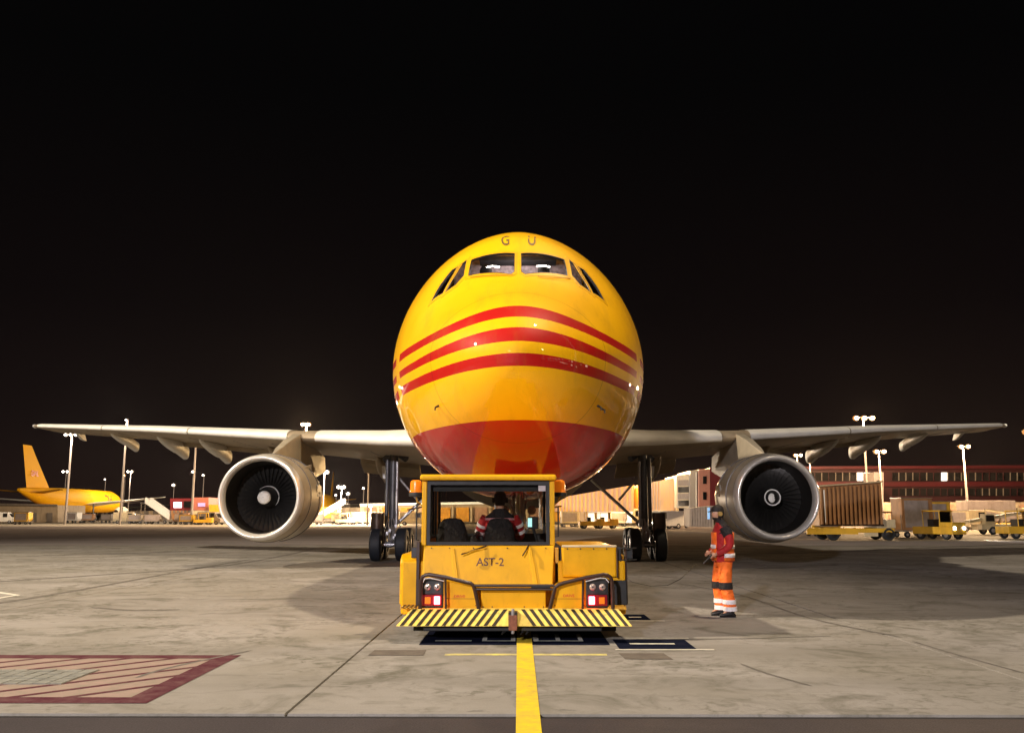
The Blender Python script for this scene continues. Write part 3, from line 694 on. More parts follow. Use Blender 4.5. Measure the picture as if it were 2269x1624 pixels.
def wing_low(x, f):
    _, ly, c, z, th = wpt(x)
    y = 5 * th * (.2969 * sqrt(f) - .126 * f - .3516 * f * f + .2843 * f ** 3 - .1036 * f ** 4)
    return Vector((x, ly + f * c, z + (-y * .72 + 0.018 * 4 * f * (1 - f)) * c - f * c * 0.035))
def wing_ring(sg, x, k=1.0, f0=0.0, f1=1.0):
    _, ly, c, z, th = wpt(x)
    r = []
    for (a, b) in af(c, th):
        r.append((sg * x, ly + a, z + b - a * 0.035))
    return r
for sg in (-1, 1):
    rx = [2.2, 3.2, 4.6, 5.8, 7, 8.2, 10, 12, 14, 16, 18, 20, 21.4, 22.1, 22.4]
    wg = MB().loft([wing_ring(sg, x) for x in rx]).build('wing', 'wing', air, smooth=True, angle=60)
    # slats: shells over the first part of the chord
    for (xa, xb) in ((3.05, 7.35), (8.55, 13.2), (13.25, 17.9), (17.95, 21.9)):
        rings = []
        for x in [xa + (xb - xa) * i / 5 for i in range(6)]:
            _, ly, c, z, th = wpt(x); r = []
            pr = []
            for i in range(10):
                f = (1 - cos(pi * i / 22)) / 2 * 1.0
                y = 5 * th * (.2969 * sqrt(f) - .126 * f - .3516 * f * f + .2843 * f ** 3 - .1036 * f ** 4); pr.append((f, y))
            o = 0.022
            for f, y in pr[::-1][:-1]: r.append((sg * x, ly + f * c - o, z + (y + .018 * 4 * f * (1 - f)) * c + o - f * c * .035))
            for f, y in pr[:3]: r.append((sg * x, ly + f * c - o, z + (-y * .72 + .018 * 4 * f * (1 - f)) * c - o * (1 if f > 0 else 0) - f * c * .035))
            rings.append(r)
        MB().loft(rings, caps=False).build('slat', 'slat', wg, smooth=True, angle=180)
    # underside panel joints
    for x in (5.4, 9.6, 11.4, 13.6, 15.6, 17.4, 19.2, 20.6):
        a = [wing_low(x, f) + Vector((0, 0, -.004)) for f in (.2, .4, .6, .8, .95)]
        MB().tube([(sg * p.x, p.y, p.z) for p in a], 0.012, 4).build('panel_joint', 'gearm', wg)
    # flaps hanging a little at the trailing edge
    for (xa, xb, d, dz) in ((4.3, 6.9, .95, .55), (9.4, 16.0, .40, .10)):
        p = [wing_low(xa, .97), wing_low(xb, .97)]
        q = [Vector((v.x, v.y + d, v.z - dz)) for v in p]
        u = Vector((0, 0, .10))
        A = [p[0] - u * 2.0, p[1] - u * 2.0, q[1] - u * .3, q[0] - u * .3]; B = [v + u for v in (p[0] - u, p[1] - u)] + [q[1], q[0]]
        MB().hexa([(sg * v.x, v.y, v.z) for v in A], [(sg * v.x, v.y, v.z) for v in B]).build('flap', 'wing', wg, bevel=.01)
    # flap track fairings
    for (x, f0, ln, dep, wd) in ((18.25, .38, 2.75, .46, .34), (15.65, .36, 3.4, .60, .40), (13.45, .36, 3.8, .62, .44), (10.4, .50, 3.6, .60, .44), (5.75, .62, 3.4, .85, .44)):
        a = wing_low(x, f0); rings = []
        tail = wing_low(x, 0.95)
        for k in range(15):
            f = k / 14; y = a.y + ln * f
            fch = min(.95, f0 + (y - a.y) / wpt(x)[2]); top = wing_low(x, fch).z + .03 if fch < .95 else tail.z + .0
            if fch >= .95: top = tail.z - (y - tail.y) * .22
            dd = dep * min(1, (f * 1.5) ** .62) if f > 0 else 0.02
            ww = wd * min(1, (f * 2.2 + .02) ** .55) * (1 - .35 * max(0, f - .8))
            bot = top - dd
            rings.append([(sg * x + ww / 2 * (abs(cos(q)) ** .8) * math.copysign(1, cos(q)), y, (top + bot) / 2 + (top - bot) / 2 * (abs(sin(q)) ** .75) * math.copysign(1, sin(q))) for q in [2 * pi * j / 20 + .01 for j in range(20)]])
        fa = MB().loft(rings).build('flap_track_fairing', 'slat' if x > 12 else 'wing', air, smooth=True, angle=50)
        er = [[(sg * x + (v[0] - sg * x) * s_, rings[-1][0][1] + .01 + o_, (sum(q[2] for q in rings[-1]) / 20) + (v[2] - sum(q[2] for q in rings[-1]) / 20) * s_) for v in rings[-1]] for s_, o_ in ((1.02, 0), (.8, .0))]
        MB().loft(er, caps=False).build('fairing_rim', 'white', fa)  # white ring puts the lit edge of the blunt end into colour
    # aileron hinge pod near the tip
    p = wing_low(21.0, .75)
    MB().prism([(p.y, p.z + .03), (p.y + .9, p.z - .02), (p.y + 1.1, p.z - .30), (p.y + .75, p.z - .26)], 'x', sg * p.x - .07, sg * p.x + .07).build('hinge_pod', 'slat', air)
    # wing tip navigation lamp
    MB().ell((sg * 22.36, 40.35, 5.68), .05, .22, .09).build('tip_lamp', mat('clear_tip', (0.9, 0.88, 0.84), 0.2), air, smooth=True)
    # engine ------------------------------------------------------
    ex, ey, ez = sg * 8.10, 27.6, 2.19
    C0 = (ex, ey, ez)
    n0 = MB().lathe([(.34, 1.345), (.6, 1.385), (1.0, 1.41), (1.6, 1.42), (2.2, 1.40), (2.8, 1.345), (3.25, 1.27), (3.27, 1.19), (2.9, 1.17), (2.0, 1.12), (1.4, 1.10), (.36, 1.13)], C0, n=72).build('nacelle', 'nac', air, smooth=True)
    MB().lathe([(.30, 1.135), (.18, 1.14), (.08, 1.165), (.02, 1.20), (0, 1.235), (.02, 1.27), (.08, 1.30), (.18, 1.325), (.325, 1.342)], C0, n=96).build('intake_lip', 'chrome', air, smooth=True, angle=180)
    MB().lathe([(.31, 1.128), (.6, 1.09), (1.0, 1.075), (1.5, 1.075)], C0, n=72).build('intake_duct', 'duct', air, smooth=True, angle=180)
    for a_ in (.98, 2.25):
        MB().lathe([(a_, 1.405), (a_ + .005, 1.427), (a_ + .02, 1.427), (a_ + .025, 1.405)], C0, n=72).build('cowl_seam', 'gearm', n0)
    MB().lathe([(1.45, .02), (1.45, 1.08)], C0, n=48).build('fan_backing', 'void', air)
    MB().lathe([(3.0, 1.0), (3.4, .98), (4.4, .80), (5.2, .62), (5.25, .5), (5.2, .3), (5.9, .05)], C0, n=48).build('engine_core', 'dsteel', air, smooth=True)
    fan = bpy.data.objects.new('fan', None); COL.objects.link(fan); fan.parent = air; fan.location = (ex, ey + 1.22 - Y0, ez)
    if sg < 0:
        bl = MB(); rings = []
        for i in range(7):
            r = .30 + .765 * i / 6; tw = R(28 + 38 * i / 6); ch = .17 + .10 * i / 6
            v = Vector((cos(tw), 0, 0)) * 0
            u = Vector((sin(tw) * ch / 2, -cos(tw) * ch / 2, 0)); nrm = Vector((cos(tw), sin(tw), 0)) * .006
            c_ = Vector((0, 0, r)); rings.append([c_ - u - nrm, c_ + u - nrm * .3, c_ + u + nrm * .3, c_ - u + nrm])
        b0 = bl.loft(rings).build('fan_blade', 'blade', fan, world=False, smooth=True); BL = b0
        start = 1
    else: start = 0
    for k in range(start, 38): share('fan_blade', BL, fan, rot=(0, 2 * pi * k / 38, 0))
    sc_ = MB().lathe([(.14, .02), (.17, .10), (.28, .20), (.42, .27), (.62, .32), (.80, .33)], (ex, ey + .38, ez), n=40).build('spinner', 'duct', air, smooth=True, angle=180)
    if sg < 0:
        MB().lathe([(-.012, .01), (-.010, .10), (.03, .185), (.10, .215), (.13, .20)], (ex, ey + .50, ez), n=32).build('spinner_cap', 'white', sc_, smooth=True, angle=180)
        pa = [(ex + .335 * (1 + .12 * (q / 2.6)) * cos(q * 1.0 + .25) * 1.1, ey + 1.02, ez + .335 * 1.1 * sin(q + .25)) for q in [2.1 - i * .22 for i in range(15)]]
        MB().tube(pa, [.006 + .018 * sin(pi * i / 14) for i in range(15)], 6).build('spinner_swirl', mat('grey_swirl', (.35, .35, .34), .5), sc_)
    else:
        pa = [(ex + .245 * cos(2 * pi * i / 32), ey + .68, ez + .245 * sin(2 * pi * i / 32)) for i in range(33)]
        MB().tube(pa, .022, 6).build('spinner_ring', 'white', sc_)
        MB().ell((ex - .06, ey + .56, ez - .02), .11, .05, .15).build('spinner_swirl', 'white', sc_, smooth=True)
    # pylon
    py = MB()
    def pr(y, z0, z1, w): return [(ex - w, y, z0), (ex + w, y, z0), (ex + w * .7, y, z1), (ex - w * .7, y, z1)]
    py.loft([pr(28.9, 3.50, 3.60, .03), pr(29.6, 3.48, 3.86, .15), pr(30.8, 3.40, 4.25, .21), pr(32.0, 3.20, 4.55, .22), pr(33.6, 2.9, 4.35, .2), pr(36.5, 3.4, 4.0, .12)])
    py.build('pylon', 'nac', air, smooth=True, bevel=.03)
    # nacelle strake, latch plate
    MB().prism([(28.9, 3.15), (30.2, 3.35), (30.2, 3.15)], 'x', ex - sg * 1.0 - .012, ex - sg * 1.0 + .012).build('strake', 'nac', air)
    lx = ex - sg * 1.40
    MB().box(lx - .03, lx + .03, 29.5, 29.95, 2.25, 2.33).build('latch_plate', 'white', air)
    MB().box(lx - .02, lx + .02, 29.4, 30.0, 2.40, 2.62).build('vent_grille', 'steel', air)
# tail
for sg in (-1, 1):
    MB().loft([[(sg * x, y, z + t), (sg * x, y + c * .5, z + t * 1.3), (sg * x, y + c, z), (sg * x, y + c * .5, z - t * 1.3), (sg * x, y, z - t)] for x, y, c, z, t in ((.8, 59, 5.5, 6.2, .22), (8.1, 64.3, 2.4, 7.0, .08))]).build('tailplane', 'wing', air, smooth=True)
MB().loft([[(-t, y + .4, z), (0, y, z), (t, y + .4, z), (t * .4, y + c * .8, z), (0, y + c, z), (-t * .4, y + c * .8, z)] for z, y, c, t in ((7.2, 54.5, 9.5, .4), (16.5, 62.5, 3.6, .14))]).build('tail_fin', 'livery', air, smooth=True)
# main gear -------------------------------------------------------
def wheel(parent, x, y, z, r, w, tm='tyre', hm='gearl', nm='wheel'):
    t = MB().lathe([(-w / 2, r * .55), (-w / 2, r * .86), (-w * .40, r * .97), (-w * .2, r), (w * .2, r), (w * .40, r * .97), (w / 2, r * .86), (w / 2, r * .55)], (x, y, z), 'x', 32).build(nm, tm, parent, smooth=True)
    MB().lathe([(-w * .45, .001), (-w * .42, r * .3), (-w * .38, r * .56), (w * .38, r * .56), (w * .42, r * .3), (w * .45, .001)], (x, y, z), 'x', 20).build('hub', hm, t, smooth=True)
    for q in (-.13, 0, .13):
        pass
    return t
for sg in (-1, 1):
    gx = sg * 4.66
    MB().rod((gx, 33.0, 1.2), (gx, 33.0, 4.3), .15, .17, 20).build('gear_strut', 'gearm', air, smooth=True)
    MB().rod((gx - sg * .18, 32.75, 1.3), (gx - sg * .16, 32.8, 3.6), .055, .055, 12).build('gear_actuator', 'gearl', air, smooth=True)
    MB().rod((gx, 33.0, .62), (gx, 33.0, 1.25), .095, .095, 16).build('shock_piston', 'gearl', air, smooth=True)
    MB().rod((gx + sg * .20, 32.8, 1.1), (gx + sg * .22, 32.9, 3.7), .07, .08, 12).build('gear_rod', 'gearm', air, smooth=True)
    MB().box(gx - .11, gx + .11, 32.25, 33.75, .48, .70).build('bogie_beam', 'gearm', air, bevel=.03)
    for yy in (32.3, 33.7):
        MB().rod((gx - .5, yy, .58), (gx + .5, yy, .58), .06).build('axle', 'gearl', air, smooth=True)
        for dx in (-.46, .46): wheel(air, gx + dx, yy, .585, .585, .40)
    br = MB().rod((sg * 2.75, 33.2, 2.95), (gx - sg * .08, 33.0, 1.25), .06, .06, 10); br.build('side_brace', 'gearl', air, smooth=True)
    MB().rod((gx - sg * .12, 33.0, 3.1), (sg * 3.75, 33.1, 2.18), .045, .045, 10).build('lock_stay', 'gearl', air, smooth=True)
    MB().tube([(gx, 32.82, 1.25), (gx + .1, 32.6, 1.0), (gx + .04, 32.62, .75)], .05, 8).build('torque_link', 'gearl', air, smooth=True)
    hs = MB()
    for k in range(7):
        a = random.uniform(-.2, .2); b = random.uniform(-.2, .2)
        hs.tube([(gx + a, 32.8, 1.5), (gx + a * 1.6 + .05, 32.6, 1.15), (gx + b * 1.5, 32.55, .85), (gx + b, 32.4, .62)], .018, 6)
    hs.build('brake_hoses', 'gearl', air, smooth=True)
    bx = MB()
    for k in range(6):
        x_, z_ = gx + random.uniform(-.25, .25), random.uniform(.75, 1.35); bx.box(x_ - .04, x_ + .04, 32.5, 32.6, z_ - .05, z_ + .05)
    bx.build('junction_boxes', 'gearl', air)
    # leg door: curved dark panel outboard
    dr = [(gx + sg * .46 + .24 * cos(q), 32.35 + .2 * sin(q)) for q in [pi + pi * k / 12 for k in range(13)]]
    dr += [(gx + sg * .46 + .20 * cos(q), 32.37 + .16 * sin(q)) for q in [2 * pi - pi * k / 12 for k in range(13)]]
    MB().prism(dr, 'z', .72, 1.72).build('gear_leg_door', mat('brown_door', (0.075, 0.05, 0.035), 0.3, 0.4, var=.3), air, smooth=True)
    # pale flap end plate under the wing
    q = wing_low(5.2, .55)
    MB().hexa([(sg * 5.05, 36.2, 2.98), (sg * 5.55, 36.2, 3.12), (sg * 5.55, 36.8, 3.12), (sg * 5.05, 36.8, 2.98)], [(sg * 5.0, 36.2, 3.62), (sg * 5.6, 36.2, 3.62), (sg * 5.6, 36.8, 3.62), (sg * 5.0, 36.8, 3.62)]).build('flap_end_plate', mat('pale_plate', (.85, .84, .82), .5), air)
    ar = [(sg * (4.2 + .9 * k / 6), 33 + .1 * k, 4.0 - .16 * abs(3 - k) * .6) for k in range(7)]
    MB().tube(ar, .13, 10).build('gear_trunnion', 'gearm', air, smooth=True)
# nose gear sitting in the tug's cradle
MB().rod((0, 20.0, .95), (0, 20.0, 2.4), .13, .15, 20).build('gear_strut', 'gearl', air, smooth=True)
MB().rod((0, 20.0, .7), (0, 20.0, 1.0), .08).build('shock_piston', 'steel', air)
MB().rod((0, 19.9, 1.25), (0, 18.3, 2.3), .05).build('drag_brace', 'gearl', air)
for sx in (-1, 1):
    wheel(air, sx * .30, 20.0, .72, .50, .34)
    MB().rod((sx * .3, 19.7, 1.75), (sx * .3, 19.78, 1.75), .10, .10, 16).build('taxi_lamp', 'lens', air)
    MB().prism([(19.2, 1.35), (20.9, 1.35), (20.9, 2.2), (19.2, 2.35)], 'x', sx * .5 - .015, sx * .5 + .015).build('nose_gear_door', 'white', air)
    MB().tube([(sx * .1, 19.85, 1.1), (sx * .22, 19.7, 1.35), (sx * .12, 19.75, 1.7), (sx * .2, 19.8, 2.0)], .02, 6).build('hydraulic_hose', 'gearl', air)
# ================================================================== THE TUG
tug = thing('pushback_tug', (-0.05, 16.0, 0), 'yellow pushback tug marked AST-2 with hazard striped bumper under the aircraft nose', 'tug')
def tb(name, m, x0, x1, y0, y1, z0, z1, bev=.012, par=None): return MB().box(x0, x1, y0, y1, z0, z1).build(name, m, par or tug, bevel=bev)
# hull with the U shaped cradle to the front
tb('chassis', 'tug', -1.62, 1.48, 12.42, 17.2, .30, 1.02, .03)
tb('cradle_arm', 'tug', -1.62, -0.75, 17.2, 21.0, .25, 1.0, .03); tb('cradle_arm', 'tug', .75, 1.48, 17.2, 21.0, .25, 1.0, .03)
tb('cradle_floor', 'dsteel', -.72, .72, 18.6, 20.8, .12, .24); tb('wheel_clamp', 'dsteel', -.7, .7, 19.0, 19.3, .3, .8)
for x in (-1.42, 1.28):
    for y in (13.6, 16.6, 20.1): wheel(tug, x, y, .36, .36, .30, hm='dsteel')
tb('undertray', 'black', -1.2, 1.1, 12.15, 13.4, .12, .30)
# lower rear panels
tb('rear_panel', 'tug', -.50, .37, 12.16, 12.44, .41, .655)
tb('bottom_rail', 'brown', -1.30, 1.19, 12.10, 12.16, .385, .412, .004)
def panel(name, poly, y0, y1, m='tug', bev=.012): return MB().prism(poly, 'y', y0, y1).build(name, m, tug, bevel=bev)
panel('rear_panel', [(-1.02, .41), (-.545, .41), (-.60, .67), (-.66, .72), (-1.02, .79)], 12.15, 12.44)
panel('rear_panel', [(.93, .41), (.43, .41), (.46, .67), (.52, .73), (.93, .80)], 12.15, 12.44)
# raised rear panel below the cab window and its two pressed ribs
up = MB().hexa([(-1.31, 12.22, .66), (.465, 12.22, .66), (.465, 12.9, .66), (-1.31, 12.9, .66)], [(-1.31, 12.38, 1.225), (.50, 12.38, 1.225), (.50, 12.9, 1.225), (-1.31, 12.9, 1.225)]).build('rear_hood', 'tug', tug, bevel=.015)
for xa, xb in ((-.93, -.86), (.14, .20)):
    MB().hexa([(xa + .07, 12.215, .70), (xa + .13, 12.215, .70), (xa + .13, 12.25, .70), (xa + .07, 12.25, .70)], [(xa, 12.36, 1.19), (xa + .05, 12.36, 1.19), (xa + .05, 12.40, 1.19), (xa, 12.40, 1.19)]).build('pressed_rib', 'tug', up, bevel=.006)
text('lettering', 'AST-2', 'letter', tug, lambda u, v: (-.385 + u, 12.325 + v * .28 - .008, 1.005 + v), .150)
for cx, cz in ((-.79, .565), (.68, .575)):
    text('lettering', 'DRIVE', 'lred', tug, lambda u, v, cx=cx, cz=cz: (cx + u * 1.15, 12.145, cz + v), .050)
for x in (-.96, -.57, .49, .88): 
    for z in (.45, .545): MB().rod((x, 12.15, z), (x, 12.14, z), .008, n=8).build('bolt', 'brown', tug)
for x in (-1.0, -.62, .5, .9): MB().box(x - .0, x + .001, 12.1, 12.1, .4, .4) if False else None
tb('panel_gap', 'brown', -1.01, -.56, 12.147, 12.149, .534, .538, 0); tb('panel_gap', 'brown', .44, .92, 12.147, 12.149, .534, .538, 0)
for x in (-.35, .08, -.47, .34): MB().rod((x, 12.16, .43), (x, 12.15, .43), .009, n=8).build('bolt', 'brown', tug)
# pipe guards
def sm(pts, k=5):
    pts = [Vector(p) for p in pts]; out = []
    for i in range(len(pts) - 1):
        p0, p1, p2, p3 = pts[max(i - 1, 0)], pts[i], pts[i + 1], pts[min(i + 2, len(pts) - 1)]
        for j in range(k):
            t = j / k; out.append(.5 * ((2 * p1) + (p2 - p0) * t + (2 * p0 - 5 * p1 + 4 * p2 - p3) * t * t + (3 * p1 - p0 - 3 * p2 + p3) * t ** 3))
    return out + [pts[-1]]
def guard(px): return [pt(a, b, 12.05) for a, b in px]
def pipe(pxs, r=.027, nm='pipe_guard'): 
    P = guard(pxs); MB().tube(P, r, 10).build(nm, 'brown', tug, smooth=True)
pipe([(931, 1350), (932, 1320), (933, 1286), (936, 1278), (942, 1274), (950, 1272.5), (985, 1278), (1030, 1289), (1043, 1292), (1049, 1297), (1052, 1306), (1057, 1328), (1061, 1350)])
pipe([(1358, 1350), (1358, 1320), (1356, 1288), (1353, 1279), (1346, 1274), (1338, 1272.5), (1300, 1279), (1250, 1291), (1238, 1295), (1230, 1301), (1228, 1310), (1223, 1330), (1218, 1350)])
pipe([(1050, 1297), (1228, 1297)], .020); pipe([(1054, 1305), (1226, 1305)], .018); pipe([(987, 1280), (988, 1350)], .016); pipe([(1292, 1282), (1291, 1350)], .016)
MB().tube(guard([(937, 1290), (941, 1282), (952, 1280), (984, 1287)]), .007, 6).build('lamp_trim', 'white', tug)
MB().tube(guard([(1297, 1288), (1330, 1280), (1342, 1281), (1349, 1290)]), .007, 6).build('lamp_trim', 'white', tug)
# lamp clusters
for xs_, am, rd in ((-1.155, -1.215, -1.090), (1.065, 1.120, 0.985)):
    hb = tb('lamp_housing', 'black', xs_ - .155, xs_ + .150, 12.14, 12.44, .415, .80, .015)
    tb('lamp_recess', 'dsteel', xs_ - .13, xs_ + .125, 12.128, 12.14, .60, .76, .004, hb)
    for lx in (xs_ - .065, xs_ + .065):
        MB().lathe([(-.03, .01), (-.026, .03), (-.012, .043), (0, .046)], (lx, 12.126, .69), 'y', 24).build('reversing_lamp', 'lens', hb, smooth=True)
    tb('red_lens', 'redd', xs_ - .135, xs_ + .13, 12.12, 12.14, .445, .59, .01, hb)
    MB().box(rd - .040, rd + .040, 12.102, 12.12, .465, .572).build('tail_lamp', 'redl', hb, bevel=.012)
    MB().box(am - .038, am + .038, 12.105, 12.12, .472, .560).build('indicator_lamp', 'amber', hb, bevel=.012)
    rl = bpy.data.lights.new('tail_glow', 'POINT'); rl.energy = 0.5; rl.color = (1, .04, .10); rl.shadow_soft_size = .03
    ro = bpy.data.objects.new('tail_glow', rl); COL.objects.link(ro); ro.parent = tug; ro.location = (rd + .05, 12.03 - 16, .52)
# bumper with raised hazard stripes
# slanted face: from (11.84,.245) low to (12.02,.415) high; stripes follow it
def bface(x, t, o=.004): return (x, 11.84 + .18 * t - o * .7, .215 + .20 * t + o * .7)
B2 = MB().add([bface(-1.60, 0, 0), bface(1.49, 0, 0), bface(1.33, 1, 0), bface(-1.42, 1, 0), (-1.60, 12.6, .215), (1.49, 12.6, .215), (1.33, 12.6, .415), (-1.42, 12.6, .415)], [(0, 1, 2, 3), (1, 5, 6, 2), (0, 3, 7, 4), (3, 2, 6, 7), (0, 4, 5, 1)]).build('bumper_face', 'hazy', tug, bevel=.008)
N = 13
for side in (-1, 1):
    for k in range(N):
        w_ = 1.42 / N; c = -.055 + side * (.13 + w_ * k)
        sh = side * -.155; hw = w_ * .23
        lo, hi = c + side * .05 - sh * .0, c + side * .05 + sh * 1.0
        lo += side * .09 * 1; hi += side * .09
        q = [bface(max(-1.59, min(1.48, lo - hw)), 0.02), bface(max(-1.59, min(1.48, lo + hw)), 0.02), bface(max(-1.43, min(1.34, hi + hw)), .98), bface(max(-1.43, min(1.34, hi - hw)), .98)]
        if abs(q[0][0] - q[1][0]) < .01: continue
        MB().add(q + [(a, b + .004, c_) for a, b, c_ in q], [(0, 1, 2, 3), (0, 4, 5, 1), (1, 5, 6, 2), (2, 6, 7, 3), (3, 7, 4, 0)]).build('hazard_stripe', 'hazb', tug)
tb('corner_step', 'tugd', 1.20, 1.44, 12.04, 12.5, .405, .435, .005); tb('corner_step', 'tugd', -1.58, -1.34, 12.1, 12.5, .405, .43, .005)
for k in range(4): tb('step_tread', 'brown', -1.56 + k * .055, -1.535 + k * .055, 12.0, 12.4, .432, .438, .001)
ht = tb('tow_hitch', 'dsteel', -.13, -.01, 11.80, 12.0, .22, .40, .01)
MB().rod((-.07, 11.80, .13), (-.07, 11.80, .44), .022, n=12).build('hitch_pin', 'gearl', tug, smooth=True)
tb('hitch_plate', mat('rusty_plate', (.25, .09, .05), .6, .3, var=.4, vscale=20), -.125, -.015, 11.77, 11.80, .17, .36, .006)
tb('bumper_underside', 'black', -1.25, 1.1, 11.95, 12.6, .14, .215, .01)
# cab
cz0, cz1 = 1.225, 2.16
for (x, y) in ((-1.315, 12.47), (.475, 12.47), (-1.315, 14.15), (.475, 14.15)):
    tb('cab_pillar', 'tug', x - .035, x + .035, y - .04, y + .04, cz0, 2.12, .012)
tb('cab_roof', 'tug', -1.375, .535, 12.34, 14.30, 2.125, 2.205, .03)
tb('cab_side', 'tug', -1.35, -1.28, 12.5, 14.15, .9, 1.3); tb('cab_side', 'tug', .44, .51, 12.5, 14.15, .9, 1.3); tb('dashboard', 'black', -1.28, .44, 13.9, 14.2, 1.0, 1.36, .03)
def wframe(name, x0, x1, z0, z1, y0, y1, w, m, wt=None):
    wt = wt or w; mb = MB(); mb.box(x0, x0 + w, y0, y1, z0, z1); mb.box(x1 - w, x1, y0, y1, z0, z1); mb.box(x0 + w, x1 - w, y0, y1, z0, z0 + w); mb.box(x0 + w, x1 - w, y0, y1, z1 - wt, z1)
    return mb.build(name, m, tug)
fr1 = wframe('rear_window', -1.275, .435, 1.232, 2.122, 12.42, 12.47, .045, 'black', .06)
MB().box(-1.232, .392, 12.440, 12.446, 1.28, 2.062).build('pane', 'gwin', fr1)
tb('header_panel', 'black', -1.23, .39, 12.52, 12.60, 1.975, 2.12, .0)
tb('window_sticker', 'sticker', .285, .385, 12.432, 12.438, 1.975, 2.052, 0)
fr2 = wframe('front_window', -1.275, .435, 1.32, 2.122, 14.13, 14.17, .04, 'black')
MB().box(-1.235, .395, 14.148, 14.152, 1.36, 2.08).build('pane', 'gwin', fr2)
for sx, nm in ((-1.31, 'side_window'), (.47, 'side_window')):
    mb = MB(); mb.box(sx - .02, sx + .02, 12.52, 12.56, 1.3, 2.12); mb.box(sx - .02, sx + .02, 14.07, 14.11, 1.3, 2.12); mb.box(sx - .02, sx + .02, 13.3, 13.35, 1.3, 2.12); mb.box(sx - .02, sx + .02, 12.56, 14.07, 1.3, 1.33)
    f = mb.build(nm, 'black', tug); MB().box(sx - .004, sx + .004, 12.56, 14.07, 1.33, 2.11).build('pane', 'gwin', f)
def seat(x):
    r = MB(); rings = []
    for z, w, d in ((1.0, .20, .06), (1.2, .225, .07), (1.4, .215, .07), (1.52, .18, .06), (1.585, .13, .045), (1.60, .06, .02)):
        rings.append([(x + w * math.copysign(abs(cos(q)) ** .6, cos(q)), 12.98 + d * math.copysign(abs(sin(q)) ** .7, sin(q)), z) for q in [2 * pi * k / 20 + .01 for k in range(20)]])
    o = r.loft(rings).build('seat_back', 'cloth', tug, smooth=True); tb('seat_base', 'cloth', x - .22, x + .22, 13.0, 13.5, .98, 1.1, .03); return o
seat(-.27); seat(-.96)
MB().rod((-.27, 13.85, 1.30), (-.27, 13.7, 1.5), .02).build('steering_column', 'black', tug)
MB().tube([(-.27 + .19 * cos(q), 13.66 + .05 * sin(q), 1.50 + .16 * sin(q)) for q in [2 * pi * k / 24 for k in range(25)]], .016, 8).build('steering_wheel', 'black', tug, smooth=True)
tb('display_unit', 'black', .15, .30, 13.30, 13.36, 1.44, 1.62, .01); tb('display_screen', 'screen', .145, .205, 13.285, 13.298, 1.47, 1.60, 0)
MB().tube([(.28, 13.3, 1.1), (.27, 13.3, 1.3), (.22, 13.33, 1.46)], .02, 8).build('display_arm', 'black', tug)
MB().tube([(-.63, 12.9, 1.3), (-.60, 13.2, 1.38), (-.64, 13.5, 1.34)], .035, 8).build('centre_console', 'black', tug)
tb('control_box', 'black', -.70, -.50, 13.1, 13.6, 1.0, 1.34, .03)
tb('grab_rail', 'white', -1.26, -1.245, 12.5, 12.515, 1.3, 1.50, 0)
# wipers
for a, b, c in (((1022, 1228), (1048, 1219), (1078, 1209)), ((1158, 1231), (1166, 1218), (1172, 1206))):
    MB().tube([pt(*a, 12.26), pt(*b, 12.30), pt(*c, 12.38)], .010, 8).build('wiper', 'brown', tug)
MB().tube([pt(1024, 1225, 12.25), pt(1078, 1213, 12.33)], .006, 6).build('wiper_blade', 'tugd', tug)
# lock on the middle bar
tb('hood_latch', 'black', .17, .43, 12.03, 12.10, .685, .725, .008)
# right engine hood, bolts
tb('engine_hood', 'tug', .60, 1.36, 12.36, 14.6, .80, 1.222, .03)
tb('hood_lip', 'vcream', .60, 1.36, 12.35, 12.40, 1.205, 1.235, .01)
for x in (.68, .86, 1.04, 1.22): MB().rod((x, 12.36, 1.185), (x, 12.352, 1.185), .011, n=8).build('bolt', 'brown', tug)
tb('hood_gap', 'black', .515, .60, 12.5, 14.2, .8, 1.21, 0); tb('door_handle', 'black', .53, .56, 12.44, 12.48, 1.05, 1.20, .005)
tb('vertical_rail', 'tugd', .50, .56, 12.42, 12.5, .72, 1.2, .01)
# right flank: ochre box, dark exhaust box, bracket
tb('side_box', 'tugd', 1.37, 1.47, 12.5, 13.8, .74, 1.10, .01); tb('tool_box', 'black', 1.25, 1.49, 12.38, 13.5, .43, .76, .01)
tb('side_post', 'brown', 1.49, 1.515, 12.5, 12.56, .43, 1.24, .004); tb('side_post', 'brown', 1.35, 1.37, 12.34, 12.38, .80, 1.19, .004)
MB().tube([(1.39, 12.44, .78), (1.43, 12.44, 1.08)], .008, 6).build('stay_rod', 'brown', tug)
for z in (1.03, 1.19): MB().tube([(1.36, 12.42, z), (1.50, 12.42, z), (1.66, 12.6, z)], .009, 6).build('mirror_bracket', 'black', tug)
tb('bracket_plate', 'dsteel', 1.36, 1.42, 12.40, 12.44, 1.02, 1.21, .004)
tb('mirror', 'black', 1.50, 1.60, 12.52, 12.58, 1.04, 1.18, .01)
# left flank fender with labels
MB().prism([(12.62, .40), (14.2, .40), (14.2, 1.10), (12.78, 1.10), (12.66, 1.05), (12.62, .98)], 'x', -1.665, -1.42).build('side_fender', 'tug', tug, bevel=.03)
tb('side_post', 'brown', -1.405, -1.36, 12.36, 12.62, .42, 1.28, .006)
tb('label_plate', 'white', -1.585, -1.455, 12.605, 12.615, .775, .91, 0); tb('label_plate', 'white', -1.585, -1.455, 12.605, 12.615, .62, .765, 0)
tb('step', 'brown', -1.62, -1.44, 12.5, 12.62, .50, .53, .005); tb('step_edge', 'vcream', -1.62, -1.44, 12.49, 12.50, .53, .545, 0)
tb('bracket_plate', 'dsteel', -1.50, -1.41, 12.55, 12.62, 1.05, 1.2, .01)
